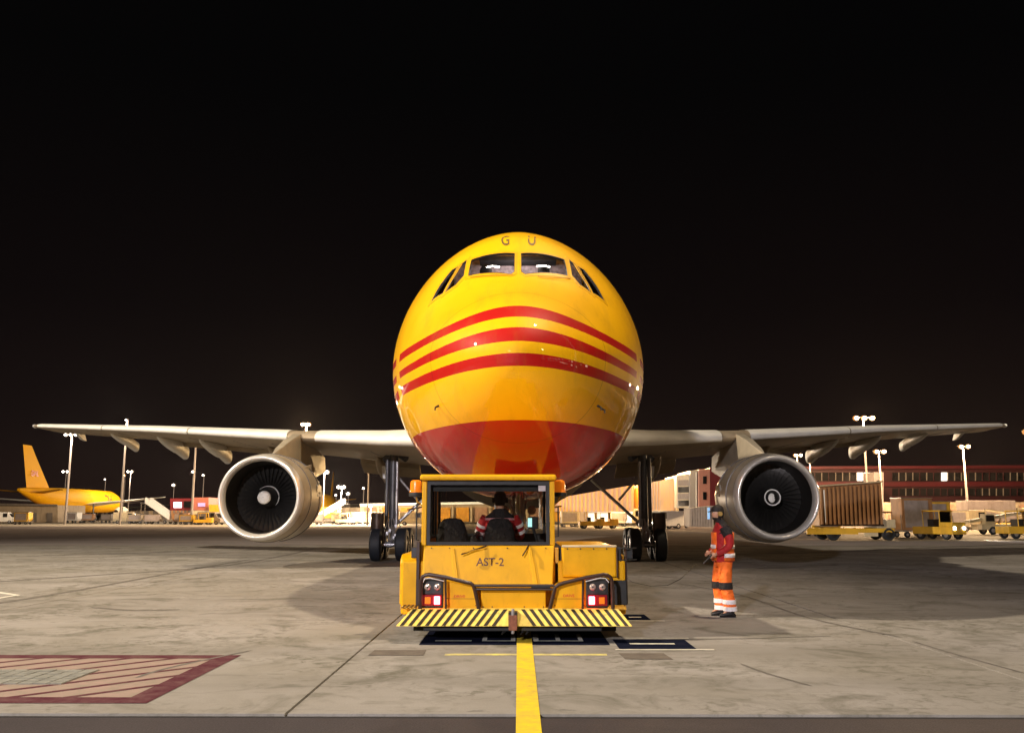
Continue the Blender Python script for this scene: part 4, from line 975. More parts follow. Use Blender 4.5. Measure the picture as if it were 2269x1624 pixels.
# beacons
for x in (-1.485, .60):
    MB().lathe([(0, .095), (.02, .095), (.02, .085), (.13, .083), (.165, .075), (.18, .05), (.182, .001)], (x, 12.85, 1.965), 'z', 24).build('beacon', 'amber', tug, smooth=True)
    MB().lathe([(-.05, .05), (-.045, .10), (0, .105), (.012, .10)], (x, 12.85, 1.955), 'z', 24, close=True).build('beacon_base', 'black', tug, smooth=True)
    MB().tube([(x, 12.85, 1.91), (x - .02 * (1 if x > 0 else -1), 12.85, 1.84), (x - .14 * (1 if x > 0 else -1), 12.85, 1.74)], .012, 6).build('beacon_bracket', 'tugd', tug)
MB().tube([(-1.62, 13.0, 1.72), (-1.36, 12.7, 1.76)], .012, 6).build('mirror_arm', 'brown', tug); MB().tube([(.51, 12.7, 1.76), (.62, 12.8, 1.77)], .012, 6).build('mirror_arm', 'tugd', tug)
for x in (-1.20, -.95, -.62, -.15, .12, .38):
    MB().rod((x, 12.372, 1.195), (x, 12.362, 1.195), .009, n=8).build('bolt', 'brown', tug)
for x in (-1.1, .3): tb('hinge', 'dsteel', x - .05, x + .05, 12.205, 12.235, .665, .685, .003)
MB().tube([(.44, 12.49, 1.75), (.56, 12.46, 1.75), (.56, 12.46, 1.35), (.44, 12.49, 1.35)], .011, 8).build('grab_handle', 'black', tug, smooth=True)
MB().tube([(-1.39, 12.49, 1.80), (-1.42, 12.44, 1.80), (-1.42, 12.44, 1.30), (-1.39, 12.49, 1.30)], .011, 8).build('grab_handle', 'black', tug, smooth=True)
for k, x in enumerate((-.20, .05, .12)):
    MB().tube([(x, 12.2, .22), (x + .03, 12.0, .13), (x - .02, 11.93, .10), (x + .05, 12.05, .20)], .012, 6).build('hydraulic_hose', 'black', tug, smooth=True)
for x in (-1.3, 1.2): tb('mud_flap', 'black', x - .16, x + .16, 12.62, 12.64, .06, .34, .004)
tb('reflector', 'redd', -1.64, -1.62, 12.58, 12.60, .56, .62, .002)
# ================================================================== PEOPLE
def ering(c, rx, ry, n=20, ax='z', pw=.9):
    c = Vector(c); r = []
    for k in range(n):
        q = 2 * pi * k / n + .01; a = rx * math.copysign(abs(cos(q)) ** pw, cos(q)); b = ry * math.copysign(abs(sin(q)) ** pw, sin(q))
        r.append(c + Vector((a, b, 0)))
    return r
def limb(name, pts, rad, m, par, n=14, k=4):
    P = sm(pts, k); rr = []
    m_ = len(pts) - 1
    for i in range(len(P)):
        t = i / (len(P) - 1) * m_; j = min(int(t), m_ - 1); rr.append(rad[j] + (rad[j + 1] - rad[j]) * (t - j))
    return MB().tube(P, rr, n).build(name, m, par, smooth=True, angle=70)
def skinbody(name, joints, edges, rad, m, par):
    off = wloc(par)
    me = bpy.data.meshes.new(name); me.from_pydata([tuple(Vector(j) - off) for j in joints], edges, []); me.materials.append(M[m])
    o = bpy.data.objects.new(name, me); COL.objects.link(o); o.parent = par
    o.modifiers.new('skin', 'SKIN')
    if not me.skin_vertices: 
        bpy.context.view_layer.objects.active = o
    lay = me.skin_vertices[0].data if me.skin_vertices else None
    if lay:
        for i, r in enumerate(rad):
            r = r if isinstance(r, tuple) else (r, r); lay[i].radius = r; lay[i].use_root = (i == 0)
    sd = o.modifiers.new('sub', 'SUBSURF'); sd.levels = 2; sd.render_levels = 2
    return o
# ramp agent: stands right of the tug, facing the aircraft's left (picture left)
px_, py_ = 3.38, 14.95
ag = thing('person', (px_, py_, 0), 'standing worker in dark cap, orange hi-vis vest and orange trousers, right of the tug', 'person')
X = lambda a, b, c: (px_ + a, py_ + b, c)
J = [X(.02, 0, .95), X(.03, 0, 1.15), X(.03, 0, 1.36), X(.0, 0, 1.50), X(-.02, 0, 1.58), X(-.03, 0, 1.70),
     X(.02, -.17, 1.44), X(.07, -.23, 1.16), X(-.14, -.22, 1.00), X(.02, .17, 1.44), X(.04, .22, 1.16), X(-.15, .18, 1.02),
     X(.02, -.10, .90), X(.0, -.12, .50), X(.07, -.13, .10), X(.02, .10, .90), X(-.02, .13, .50), X(-.04, .15, .10), X(-.04, -.13, .05), X(-.15, .15, .05)]
Ed = [(0, 1), (1, 2), (2, 3), (3, 4), (4, 5), (2, 6), (6, 7), (7, 8), (2, 9), (9, 10), (10, 11), (0, 12), (12, 13), (13, 14), (0, 15), (15, 16), (16, 17), (14, 18), (17, 19)]
Rd = [(.12, .14), (.11, .13), (.11, .13), .055, .055, (.085, .08), .045, .04, .03, .045, .04, .03, .08, .055, .03, .08, .055, .03, .02, .02]
skinbody('body', J, Ed, Rd, 'skin', ag)
def head(c, f, par, beard=True, s=1.0):
    """c centre of the skull, f = facing direction in the ground plane"""
    c = Vector(c); f = Vector((f[0], f[1], 0)).normalized(); side = Vector((-f.y, f.x, 0))
    vs = []; n, m = 24, 16; rings = []
    for i in range(m + 1):
        a = max(.03, min(pi - .03, pi * i / m)); z = -cos(a) * .125
        for_ = .095; bk = .10; wd = .076
        k = sin(a) ** .85
        jaw = 1 - max(0, -z - .03) * 2.6
        ring = []
        for j in range(n):
            q = 2 * pi * j / n; u = cos(q); v = sin(q)
            d = for_ if u > 0 else bk
            if u > 0.9 and -.035 < z < .012: d += .022 * (1 - abs(z + .014) / .03) * (u - .9) * 10       # nose
            if u > .7 and .012 < z < .035: d -= .006
            ring.append(c + f * (u * d * k * (jaw if u < 0 else 1)) + side * (v * wd * k * jaw) + Vector((0, 0, z)))
        rings.append(ring)
    h_ = MB().loft(rings).build('head', 'skin', par, smooth=True, angle=180)
    for sg in (-1, 1):
        e_ = c + side * sg * .078 - f * .005 + Vector((0, 0, -.01)); MB().ell(e_, .014, .014, .032, 10, 6).build('ear', 'skin', h_, smooth=True)
        e_ = c + side * sg * .032 + f * .087 + Vector((0, 0, .018)); MB().ell(e_, .011, .011, .007, 8, 6).build('eye', 'white', h_, smooth=True)
        e_ = e_ + f * .008; MB().ell(e_, .005, .005, .005, 8, 6).build('pupil', 'void', h_)
    MB().tube([c + f * .090 + side * t + Vector((0, 0, -.062)) for t in (-.025, 0, .025)], .006, 6).build('mouth', mat('lip', (.3, .1, .08), .5), h_)
    if beard:
        r2 = []
        for z, k in ((-.128, .3), (-.115, .72), (-.095, .93), (-.075, 1.0)):
            r2.append([c + f * (cos(q) * .098 * k) + side * (sin(q) * .078 * k) + Vector((0, 0, z)) for q in [-2.0 + 4.0 * t / 14 for t in range(15)]])
        MB().loft([list(r) for r in r2], caps=False).build('beard', 'hair', h_, smooth=True)
    hr = [[c - f * .012 + f * (cos(q) * .104 * k) + side * (sin(q) * .083 * k) + Vector((0, 0, z)) for q in [1.2 + 3.88 * t / 16 for t in range(17)]] for z, k in ((-.08, .8), (-.04, .95), (.0, 1.0), (.04, .98), (.09, .75), (.128, .25))]
    MB().loft(hr, caps=False).build('hair', 'hair', h_, smooth=True)
    return h_, f, side, c
hd, f, side, c = head(X(-.035, 0, 1.675), (-1, -.25), ag)
cp = MB(); rings = []
for z, k in ((.025, 1.06), (.05, 1.07), (.085, 1.0), (.115, .78), (.132, .4), (.136, .05)):
    rings.append([c - f * .004 + f * (cos(q) * .103 * k) + side * (sin(q) * .084 * k) + Vector((0, 0, z)) for q in [2 * pi * t / 24 for t in range(24)]])
cap = cp.loft(rings).build('cap', 'hair', ag, smooth=True)
bm_ = [c + f * .085 + side * (.07 * sin(q)) + f * (.085 * cos(q)) + Vector((0, 0, .035 - .02 * cos(q))) for q in [-pi / 2 + pi * t / 12 for t in range(13)]]
MB().add([tuple(v) for v in bm_] + [tuple(v + Vector((0, 0, .008))) for v in bm_], [tuple(range(13)), tuple(range(13, 26))[::-1]] + [(i, (i + 1) % 13, 13 + (i + 1) % 13, 13 + i) for i in range(13)]).build('cap_peak', 'hair', cap)
MB().tube([c + side * (-.09) + Vector((0, 0, -.03)), c + side * (-.10) + Vector((0, 0, .05)), c + Vector((0, 0, .145)), c + side * .10 + Vector((0, 0, .05)), c + side * .09 + Vector((0, 0, -.03))], .009, 8).build('headset_band', 'black', ag, smooth=True)
MB().rod(c + side * -.075 + Vector((0, 0, -.01)), c + side * -.112 + Vector((0, 0, -.01)), .038, n=14).build('ear_cup', mat('ear_cup', (.45, .28, .08), .5), ag, smooth=True)
MB().rod(c + side * .075 + Vector((0, 0, -.01)), c + side * .112 + Vector((0, 0, -.01)), .038, n=14).build('ear_cup', mat('ear_cup', (.45, .28, .08), .5), ag, smooth=True)
# jacket: torso rings (profile view: x is depth of the body, y its width)
tr = [(.88, .165, .19, .03), (.95, .168, .205, .03), (1.05, .160, .205, .03), (1.18, .165, .215, .03), (1.30, .165, .225, .035), (1.38, .155, .225, .035), (1.45, .125, .20, .03), (1.50, .085, .12, .015), (1.535, .07, .08, 0)]
MB().loft([ering(X(dx, 0, z), a, b * 1.04, 28) for z, a, b, dx in tr]).build('jacket', 'redv', ag, smooth=True, angle=70)
tr2 = [(1.34, .172, .245, .04), (1.40, .160, .24, .04), (1.455, .130, .205, .035), (1.505, .092, .125, .02), (1.55, .085, .092, 0), (1.575, .08, .085, -.01)]
MB().loft([ering(X(dx, 0, z), a * .9, b, 28) for z, a, b, dx in tr2], caps=False).build('hood_yoke', 'cloth', ag, smooth=True, angle=70)
# orange vest back half (picture right), open to the front
def halfring(z, a, b, dx, q0, q1, n=16, o=.026):
    return [Vector(X(dx + (a + o) * cos(q), (b + o) * sin(q), z)) for q in [q0 + (q1 - q0) * k / n for k in range(n + 1)]]
vz = [(.90, .155, .20, .03), (1.0, .152, .21, .03), (1.12, .150, .215, .03), (1.25, .152, .225, .035), (1.36, .150, .23, .035)]
vr = [halfring(z, a, b, dx, -1.75, 1.75) for z, a, b, dx in vz]
def shell(rings, name, m, par, th=.006):
    n = len(rings[0]); mb = MB(); vs = [v for r in rings for v in r]
    fs = [(i * n + k, i * n + k + 1, (i + 1) * n + k + 1, (i + 1) * n + k) for i in range(len(rings) - 1) for k in range(n - 1)]
    o = mb.add(vs, fs).build(name, m, par, smooth=True, angle=180); s_ = o.modifiers.new('solid', 'SOLIDIFY'); s_.thickness = th; s_.offset = 1; return o
vest = shell(vr, 'vest', 'orange', ag)
shell([halfring(z, a, b, dx, 2.45, 3.85) for z, a, b, dx in vz], 'vest_front', 'orange', ag)
for z0, z1 in ((.955, 1.02), (1.095, 1.16)):
    a, b = .152, .213
    shell([halfring(z, a, b, .03, -1.75, 1.75, o=.038) for z in (z0, z1)], 'reflective_band', 'refl', ag, .004)
    shell([halfring(z, a, b, .03, 2.5, 3.8, o=.036) for z in (z0, z1)], 'reflective_band', 'refl', ag, .004)
# sleeves: black shoulder, orange lower
for sy_ in (-1, 1):
    if sy_ < 0: A = [X(.03, -.19, 1.43), X(.075, -.255, 1.30), X(.085, -.265, 1.16), X(-.01, -.25, 1.07), X(-.12, -.23, 1.02)]
    else: A = [X(.03, .19, 1.43), X(.06, .25, 1.30), X(.06, .26, 1.16), X(-.05, .23, 1.08), X(-.13, .19, 1.04)]
    limb('sleeve', A, [.085, .072, .062, .055, .048], 'redv' if sy_ > 0 else 'redv', ag)
    limb('shoulder', A[:2], [.092, .080], 'cloth', ag)
    P = Vector(A[-1]); d = (Vector(A[-1]) - Vector(A[-2])).normalized()
    # hand: palm and five curled fingers
    hp = MB(); pc = P + d * .05; hp.ell(pc, .045, .022, .032, 12, 8); 
    for k in range(4):
        o_ = Vector((0, 0, .024 - .016 * k)); L_ = (.055, .062, .058, .045)[k]
        hp.tube([pc + d * .03 + o_, pc + d * (.03 + L_ * .5) + o_ + Vector((0, -.008, 0)), pc + d * (.03 + L_ * .75) + o_ + Vector((0, .018, -.004)), pc + d * (.03 + L_ * .55) + o_ + Vector((0, .03, -.006))], [.010, .009, .008, .006], 8)
    hp.tube([pc + Vector((.0, 0, .02)), pc + d * .02 + Vector((0, .015, .042)), pc + d * .045 + Vector((0, .028, .036))], [.012, .010, .008], 8)
    hp.build('hand', 'skin', ag, smooth=True)
MB().tube([X(-.20, -.22, 1.01), X(-.24, -.22, .96), X(-.30, -.21, .90), X(-.34, -.2, .86)], .014, 8).build('marshalling_wand', 'black', ag, smooth=True)
# trousers
hips = [(.80, .135, .175, .03), (.86, .145, .185, .03), (.93, .150, .19, .03)]
MB().loft([ering(X(dx, 0, z), a, b, 24) for z, a, b, dx in hips]).build('trouser_seat', 'orange', ag, smooth=True)
L1 = [X(.04, -.095, .88), X(.03, -.105, .68), X(.03, -.115, .50), X(.07, -.12, .30), X(.09, -.12, .10)]
L2 = [X(.02, .095, .88), X(-.02, .105, .68), X(-.04, .115, .50), X(-.02, .12, .30), X(.0, .12, .10)]
for L in (L1, L2):
    tr_ = limb('trouser_leg', L, [.118, .112, .096, .094, .104], 'orange', ag)
    for t, m_, h_, r_ in ((.49, 'cloth', .055, .108), (.245, 'refl', .035, .107), (.145, 'refl', .035, .111)):
        a, b = None, None
        P = sm(L, 8); c0 = min(P, key=lambda p: abs(p.z - t))
        MB().lathe([(-h_, r_ - .004), (-h_, r_ + .003), (h_, r_ + .003), (h_, r_ - .004)], c0, 'z', 20).build('knee_pad' if m_ == 'cloth' else 'reflective_band', m_, tr_, smooth=True)
    f0 = Vector(L[-1]); bt = MB(); rings = []
    for u, w_, hh in ((.115, .03, .05), (.09, .050, .085), (.03, .055, .12), (-.05, .052, .10), (-.12, .053, .075), (-.18, .050, .065), (-.215, .030, .045)):
        rings.append([Vector((f0.x + u * .78 - .01, f0.y + w_ * .95 * cos(q), .0 + hh / 2 + hh / 2 * sin(q))) for q in [2 * pi * k / 16 for k in range(16)]])
    bt.loft(rings).build('boot', 'boot', ag, smooth=True)
    MB().rod((f0.x, f0.y, .06), (f0.x, f0.y, .20), .060, .066, 16).build('boot_shaft', 'boot', ag, smooth=True)
# driver: seen from behind through the rear window
dv = thing('person', (-.27, 13.35, 1.05), 'tug driver in dark red jacket with reflective bands, seated with back turned in the cab', 'person')
D = lambda a, b, c: (-.27 + a, 13.30 + b, c)
J = [D(0, -.1, 1.12), D(0, -.1, 1.35), D(0, -.08, 1.55), D(0, -.05, 1.70), D(0, -.03, 1.78), D(0, -.01, 1.90), D(-.19, -.06, 1.60), D(-.27, .08, 1.35), D(-.12, .32, 1.42), D(.19, -.06, 1.60), D(.27, .08, 1.35), D(.14, .32, 1.42), D(-.1, 0, 1.12), D(-.12, .38, 1.14), D(.1, 0, 1.12), D(.12, .38, 1.14)]
Ed = [(0, 1), (1, 2), (2, 3), (3, 4), (4, 5), (2, 6), (6, 7), (7, 8), (2, 9), (9, 10), (10, 11), (0, 12), (12, 13), (0, 14), (14, 15)]
skinbody('body', J, Ed, [(.13, .11), (.13, .10), (.14, .10), .065, .06, (.08, .09), .06, .045, .035, .06, .045, .035, .09, .07, .09, .07], 'skin', dv)
hd, f, side, c = head(D(0, 0, 1.865), (0, 1), dv, beard=False)
MB().loft([[c + f * (cos(q) * .108 * k) + side * (sin(q) * .088 * k) + Vector((0, 0, z)) for q in [2 * pi * t / 24 for t in range(24)]] for z, k in ((-.02, .98), (.03, 1.04), (.08, 1.0), (.115, .75), (.14, .3), (.145, .05))]).build('cap', 'hair', dv, smooth=True)
for s_ in (-1, 1):
    MB().rod(c + side * s_ * .075, c + side * s_ * .118, .042, n=14).build('ear_cup', 'cloth', dv, smooth=True)
MB().loft([ering(D(0, -.08 + dy, z), a, b, 28) for z, a, b, dy in ((1.08, .19, .12, 0), (1.25, .195, .125, 0), (1.42, .215, .13, 0), (1.54, .225, .125, .01), (1.62, .20, .11, .02), (1.68, .12, .09, .03), (1.73, .075, .075, .04))]).build('jacket', 'redv', dv, smooth=True)
MB().loft([ering(D(0, -.08 + dy, z), a, b, 28) for z, a, b, dy in ((1.575, .232, .135, .01), (1.63, .205, .118, .02), (1.685, .13, .095, .03), (1.74, .085, .08, .04))], caps=False).build('hood_yoke', 'cloth', dv, smooth=True)
for s_ in (-1, 1):
    A = [D(s_ * .20, -.06, 1.60), D(s_ * .275, -.02, 1.48), D(s_ * .30, .06, 1.34), D(s_ * .24, .22, 1.36), D(s_ * .15, .36, 1.46)]
    sl = limb('sleeve', A, [.085, .075, .065, .055, .048], 'redv', dv)
    P = sm(A, 8)
    for z in (1.50, 1.40):
        c0 = min(P[:18], key=lambda p: abs(p.z - z))
        MB().rod(c0 + Vector((s_ * -.008, -.008, .02)), c0 + Vector((s_ * .008, .008, -.02)), .082, n=20).build('reflective_band', 'refl', sl, smooth=True)
    pc = Vector(A[-1]) + Vector((0, .05, .02)); hp = MB(); hp.ell(pc, .03, .045, .03, 12, 8)
    for k in range(4): hp.tube([pc + Vector((s_ * (.02 - .014 * k), .02, .01)), pc + Vector((s_ * (.02 - .014 * k), .06, .015)), pc + Vector((s_ * (.02 - .014 * k), .065, -.015))], [.009, .008, .006], 6)
    hp.tube([pc, pc + Vector((-s_ * .035, .02, .015)), pc + Vector((-s_ * .04, .045, .0))], [.012, .01, .007], 6); hp.build('hand', 'skin', dv, smooth=True)
for z in (1.585,): MB().loft([ering(D(0, -.075, z + h_), .236, .140, 28) for h_ in (-.016, .016)], caps=False).build('reflective_band', mat('pink_tape', (.6, .25, .27), .4), dv)
for s_ in (-1, 1): MB().tube([D(s_ * .1, .0, 1.13), D(s_ * .12, .36, 1.16), D(s_ * .12, .46, .98)], [.09, .075, .06], 12).build('trouser_leg', 'cloth', dv, smooth=True)
# ================================================================== BACKGROUND
def mast(px, pyt, Y, label, r=.16, lamp='lampw', lr=.35, n=2, arm=0.0, group='apron lamp masts', power=0):
    top = pt(px, pyt, Y); x = top.x; r *= .75; lr *= .78
    o = thing('lamp_mast', (x, Y, 0), label, 'lamp mast', group)
    MB().rod((x, Y, 0), (x, Y, top.z), r, r * .6, 10).build('pole', 'pole', o, smooth=True)
    MB().box(x - lr * n * .5 + arm, x + lr * n * .5 + arm, Y - .1, Y + .1, top.z + lr * .1, top.z + lr * .2).build('lamp_frame', 'vgrey', o)
    for k in range(n):
        dx = (k - (n - 1) / 2) * lr * 1.25 + arm
        MB().ell((x + dx, Y - .35, top.z), lr * .46, lr * .4, lr * .40, 12, 8).build('lamp_head', 'lampg' if lamp == 'lampw' else ('lampog' if lamp == 'lampo' else lamp), o, smooth=True)
        if lamp != 'vgrey': MB().ell((x + dx, Y - .35 - lr * .35, top.z), lr * .27, lr * .2, lr * .24, 10, 6).build('lamp_core', lamp, o, smooth=True)
    if power:
        l = bpy.data.lights.new('mast_light', 'POINT'); l.energy = power; l.color = (1.0, 0.80, 0.60) if lamp == 'lampw' else (1.0, 0.66, 0.36); l.shadow_soft_size = .5
        q = bpy.data.objects.new('mast_light', l); COL.objects.link(q); q.location = (x, Y - 1.6, top.z - .4)
    return o
PW = {0: 7000, 2: 15000, 8: 26000, 4: 8000, 10: 60000, 11: 32000, 13: 45000, 18: 9000, 20: 22000, 21: 12000, 22: 20000, 23: 20000}
MS = [
    (160, 964, 150, 'tall pale mast between the small jet tail and the far left wing tip', .30, 'lampw', .9, 3),
    (147, 1045, 230, 'short lit mast just left of the tall mast behind the small yellow jet', .16, 'lampw', 1.1, 2),
    (282, 931, 150, 'tall mast whose lamp peeks over the left wing above the first fairing', .28, 'lampw', .55, 1),
    (234, 1062, 240, 'short dim lamp mast rising behind the nose half of the small yellow jet', .14, 'lampw', .6, 1),
    (290, 1045, 225, 'lit mast with two bright heads right of the small yellow jet', .16, 'lampw', 1.0, 2),
    (277, 1053, 200, 'lamp mast with one yellowish head close beside the tall mast right of the small jet', .15, 'lampo', .8, 1),
    (386, 1075, 260, 'small lit mast above the dark red cabins', .14, 'lampw', 1.5, 1),
    (434, 985, 150, 'tall mast rising from the red cabins to the underside of the left wing', .30, 'vgrey', .4, 1),
    (429, 1045, 240, 'lit lamp mast just left of the tall mast over the red cabins', .15, 'lampw', 1.0, 1),
    (452, 1053, 200, 'thin lit mast between the red cabins and the left engine', .17, 'lampw', .8, 1),
    (679, 941, 140, 'tall mast whose bright yellow lamps shine above the left wing', .26, 'lampo', 1.0, 2),
    (719, 1046, 170, 'bright twin head mast just right of the left engine', .20, 'lampw', 1.3, 2),
    (706, 1068, 150, 'slender dark mast touching the right side of the left engine', .24, 'lampw', .5, 1),
    (757, 1079, 230, 'lit mast midway between the left engine and the left main gear', .20, 'lampw', 1.5, 2),
    (745, 1097, 260, 'small low lamp mast between the left engine and the left main gear', .18, 'lampw', 1.1, 1),
    (772, 1094, 260, 'second low round lamp mast between the left engine and the left main gear', .16, 'lampw', 1.8, 1),
    (806, 1082, 200, 'lit mast next to the tall red lamp mast by the left main gear', .2, 'lampw', .9, 1),
    (817, 1049, 140, 'tall thin mast with small red obstacle lamps by the left main gear', .2, 'vgrey', .4, 1),
    (1766, 1009, 120, 'mast with orange glowing lamp just above the right engine', .2, 'lampo', .75, 2),
    (1793, 1000, 120, 'thin pale mast standing right behind the edge of the right engine', .2, 'vgrey', .4, 1),
    (1912, 927, 120, 'tall mast with very bright orange lamps above the right wing', .24, 'lampo', 1.15, 3),
    (1947, 1001, 110, 'mast with a bright orange head right of the brown container', .2, 'lampo', .95, 2),
    (2133, 990, 100, 'tall pale mast with bright head standing in front of the maroon building', .2, 'lampo', .8, 2),
    (822, 1120, 150, 'low very bright floodlight on a short post left of the left main gear', .1, 'lampw', 1.3, 1),
]
MS.append((2292, 958, 84, 'tall mast at the right picture edge whose orange glow just enters the photo', .2, 'lampo', 1.0, 3)); PW[24] = 9000
for i, (a, b, Y, lb, r, lm, lr, n) in enumerate(MS): mast(a, b, Y, lb, r, lm, lr, n, power=PW.get(i, 0))
for (x, y, z, p, c, r, lb) in LAMPS:
    if not lb: continue
    d_ = Vector((x, y - 18, 0)).normalized() * 2.2; x += d_.x; y += d_.y
    o = thing('lamp_mast', (x, y, 0), lb, 'lamp mast', 'apron lamp masts')
    MB().rod((x, y, 0), (x, y, z + 1.2), .35, .2, 12).build('pole', 'pole', o, smooth=True)
    MB().box(x - 2, x + 2, y - .2, y + .2, z + 1.2, z + 1.5).build('lamp_frame', 'vgrey', o)
    for k in range(4): MB().ell((x - 1.5 + k, y, z + .95), .32, .25, .2, 12, 8).build('lamp_head', 'lampo', o, smooth=True)
def wall(name, a, b, ya, yb, m, label, cat, depth=8, ribs=0, rm=None, extra=None):
    """building face between photograph columns a=(x,top,bottom) at depth ya and b at yb"""
    A0, A1 = pt(a[0], a[1], ya), pt(a[0], a[2], ya); B0, B1 = pt(b[0], b[1], yb), pt(b[0], b[2], yb)
    o = thing(name, ((A0.x + B0.x) / 2, (ya + yb) / 2, 0), label, cat)
    MB().hexa([A1, B1, B1 + Vector((0, depth, 0)), A1 + Vector((0, depth, 0))], [A0, B0, B0 + Vector((0, depth, 0)), A0 + Vector((0, depth, 0))]).build('wall', m, o)
    for k in range(ribs):
        t = (k + .5) / ribs; t2 = t + .42 / ribs
        q = [A1.lerp(B1, t), A1.lerp(B1, t2), A0.lerp(B0, t2), A0.lerp(B0, t)]
        f_ = Vector((0, -.12, 0))
        MB().add([v + f_ for v in q] + q, [(0, 1, 2, 3), (0, 4, 5, 1), (1, 5, 6, 2), (2, 6, 7, 3), (3, 7, 4, 0)]).build('rib', rm or m, o)
    return o
def on(o, name, m, a, b, ya, yb, proud=.15, th=.1):
    """a rectangular piece on a facade, photograph columns a=(x,top,bottom), b"""
    q = [pt(a[0], a[2], ya), pt(b[0], b[2], yb), pt(b[0], b[1], yb), pt(a[0], a[1], ya)]
    f_ = Vector((0, -proud, 0)); g_ = Vector((0, -proud + th, 0))
    return MB().add([v + f_ for v in q] + [v + g_ for v in q], [(0, 1, 2, 3), (4, 7, 6, 5), (0, 4, 5, 1), (1, 5, 6, 2), (2, 6, 7, 3), (3, 7, 4, 0)]).build(name, m, o)
# left far buildings
w1 = wall('warehouse', (-60, 1116, 1157), (128, 1119, 1157), 188, 188, 'beige', 'long low beige warehouse behind the small yellow jet at the far left', 'warehouse', 12, 0)
on(w1, 'roof_edge', 'vgrey', (-60, 1114, 1118), (128, 1117, 1121), 187.5, 187.5)
for x in (-20, 25, 70, 105): on(w1, 'dock_door', 'vgrey', (x, 1136, 1156), (x + 12, 1136, 1156), 187.8, 187.8)
w2 = wall('warehouse', (798, 1118, 1157), (1300, 1112, 1157), 172, 172, 'beige', 'long low hangar with bright roof edge seen through the tug cab', 'warehouse', 14)
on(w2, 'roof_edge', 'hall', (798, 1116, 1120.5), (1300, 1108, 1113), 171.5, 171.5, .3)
for k in range(12):
    x = 806 + k * 41; on(w2, 'bay_door', 'goldc' if k % 3 else 'rosec', (x, 1124, 1155), (x + 28, 1124, 1155), 171.8, 171.8)
    on(w2, 'column', 'vcream', (x + 31, 1121, 1157), (x + 35, 1121, 1157), 171.6, 171.6, .4, .3)
wall('warehouse', (560, 1126, 1157), (800, 1124, 1157), 196, 196, 'beige', 'low shed row right of the left engine', 'warehouse', 10, 10, 'vcream')
wall('warehouse', (280, 1132, 1157), (560, 1130, 1157), 205, 205, 'vgrey', 'low dark shed row behind the equipment left of the left engine', 'warehouse', 10, 14, 'beige')
# red cabins
c1 = wall('site_cabin', (377, 1104, 1130), (428, 1104, 1130), 160, 160, 'redc', 'dark red upper cabin with a brightly lit window, left of the faded red one', 'cabin', 5, 0)
on(c1, 'window', 'signw', (385, 1112, 1125), (403, 1112, 1125), 160, 160); on(c1, 'window', 'wind', (408, 1110, 1124), (424, 1110, 1124), 160, 160)
c2 = wall('site_cabin', (429, 1102, 1130), (462, 1102, 1130), 158, 158, 'pinkc', 'faded red upper cabin with a small purple sign, beside the left engine', 'cabin', 5, 0)
on(c2, 'sign', 'purple', (439, 1114, 1122), (455, 1114, 1122), 158, 158)
c3 = wall('site_cabin', (427, 1130.5, 1156), (461, 1130.5, 1156), 158, 158, 'vcream', 'cream lower cabin under the faded red cabin', 'cabin', 5, 0)
on(c3, 'door', 'beige', (434, 1138, 1155), (441, 1138, 1155), 158, 158); on(c3, 'window', 'wind', (446, 1136, 1144), (456, 1136, 1144), 158, 158)
c4 = wall('site_cabin', (376, 1130.5, 1157), (426, 1130.5, 1157), 160, 160, 'vgrey', 'dark lower cabin under the dark red cabin', 'cabin', 5, 6, 'cont')
c5 = wall('cargo_box', (463, 1118, 1134), (486, 1118, 1134), 157, 157, 'vyel', 'bright yellow box standing right of the faded red cabin', 'box', 4, 0)
# right: cargo terminal in perspective
tA = wall('cargo_terminal', (1236, 1103, 1133), (1405, 1074, 1133), 158, 122, 'rosec', 'pale ribbed cargo terminal front between the tug beacon and the right main gear', 'terminal', 20, 18, 'goldc')
for k in range(4):
    x = 1262 + k * 34; on(tA, 'dock_panel', 'goldc', (x, 1112 - k * 3, 1131), (x + 22, 1110 - k * 3, 1131), 152 - k * 7.2, 147.5 - k * 7.2, .4)
tB = wall('cargo_terminal', (1424, 1072, 1132), (1498, 1058, 1132), 118, 104, 'goldc', 'orange and ochre ribbed cargo terminal front right of the right main gear', 'terminal', 20, 12, 'rosec')
on(tB, 'gold_panel', 'goldc', (1462, 1067, 1131), (1492, 1061, 1130), 110.5, 105, .5)
tC = wall('lit_hall', (1300, 1133.5, 1158), (1500, 1132.5, 1158), 152, 112, 'hall', 'brightly lit white open hall under the ribbed terminal front', 'hall', 6)
for k in range(3):  # unseen fill lamps added before the terminal to brighten its front
    q = pt(1330 + k * 62, 1128, 143 - k * 13); l = bpy.data.lights.new('facade_fill', 'POINT'); l.energy = 12000; l.color = (1, .64, .28); l.shadow_soft_size = .4
    o = bpy.data.objects.new('facade_fill', l); COL.objects.link(o); o.location = (q.x, q.y - 8.5, 7.5)
for k in range(7): on(tC, 'column', 'vcream', (1318 + k * 27, 1133, 1158), (1321 + k * 27, 1133, 1158), 148 - k * 5.4, 147.6 - k * 5.4, .6)
tD = wall('stair_tower', (1499, 1053, 1125), (1529, 1049, 1125), 103, 100, 'vcream', 'cream stair tower with dark glass beside the ochre terminal front', 'tower', 8)
for k in range(4): on(tD, 'window', 'wind' if k % 2 else 'greyc', (1502, 1064 + k * 15, 1076 + k * 15), (1526, 1063 + k * 15, 1076 + k * 15), 102.6, 100.3)
tE = wall('dark_tower', (1529, 1043, 1125), (1549, 1041, 1125), 99.5, 98, 'brown', 'narrow dark tower left of the red office block', 'tower', 8)
on(tE, 'light_strip', 'white', (1541, 1046, 1124), (1543.5, 1046, 1124), 98.6, 98.4, .2)
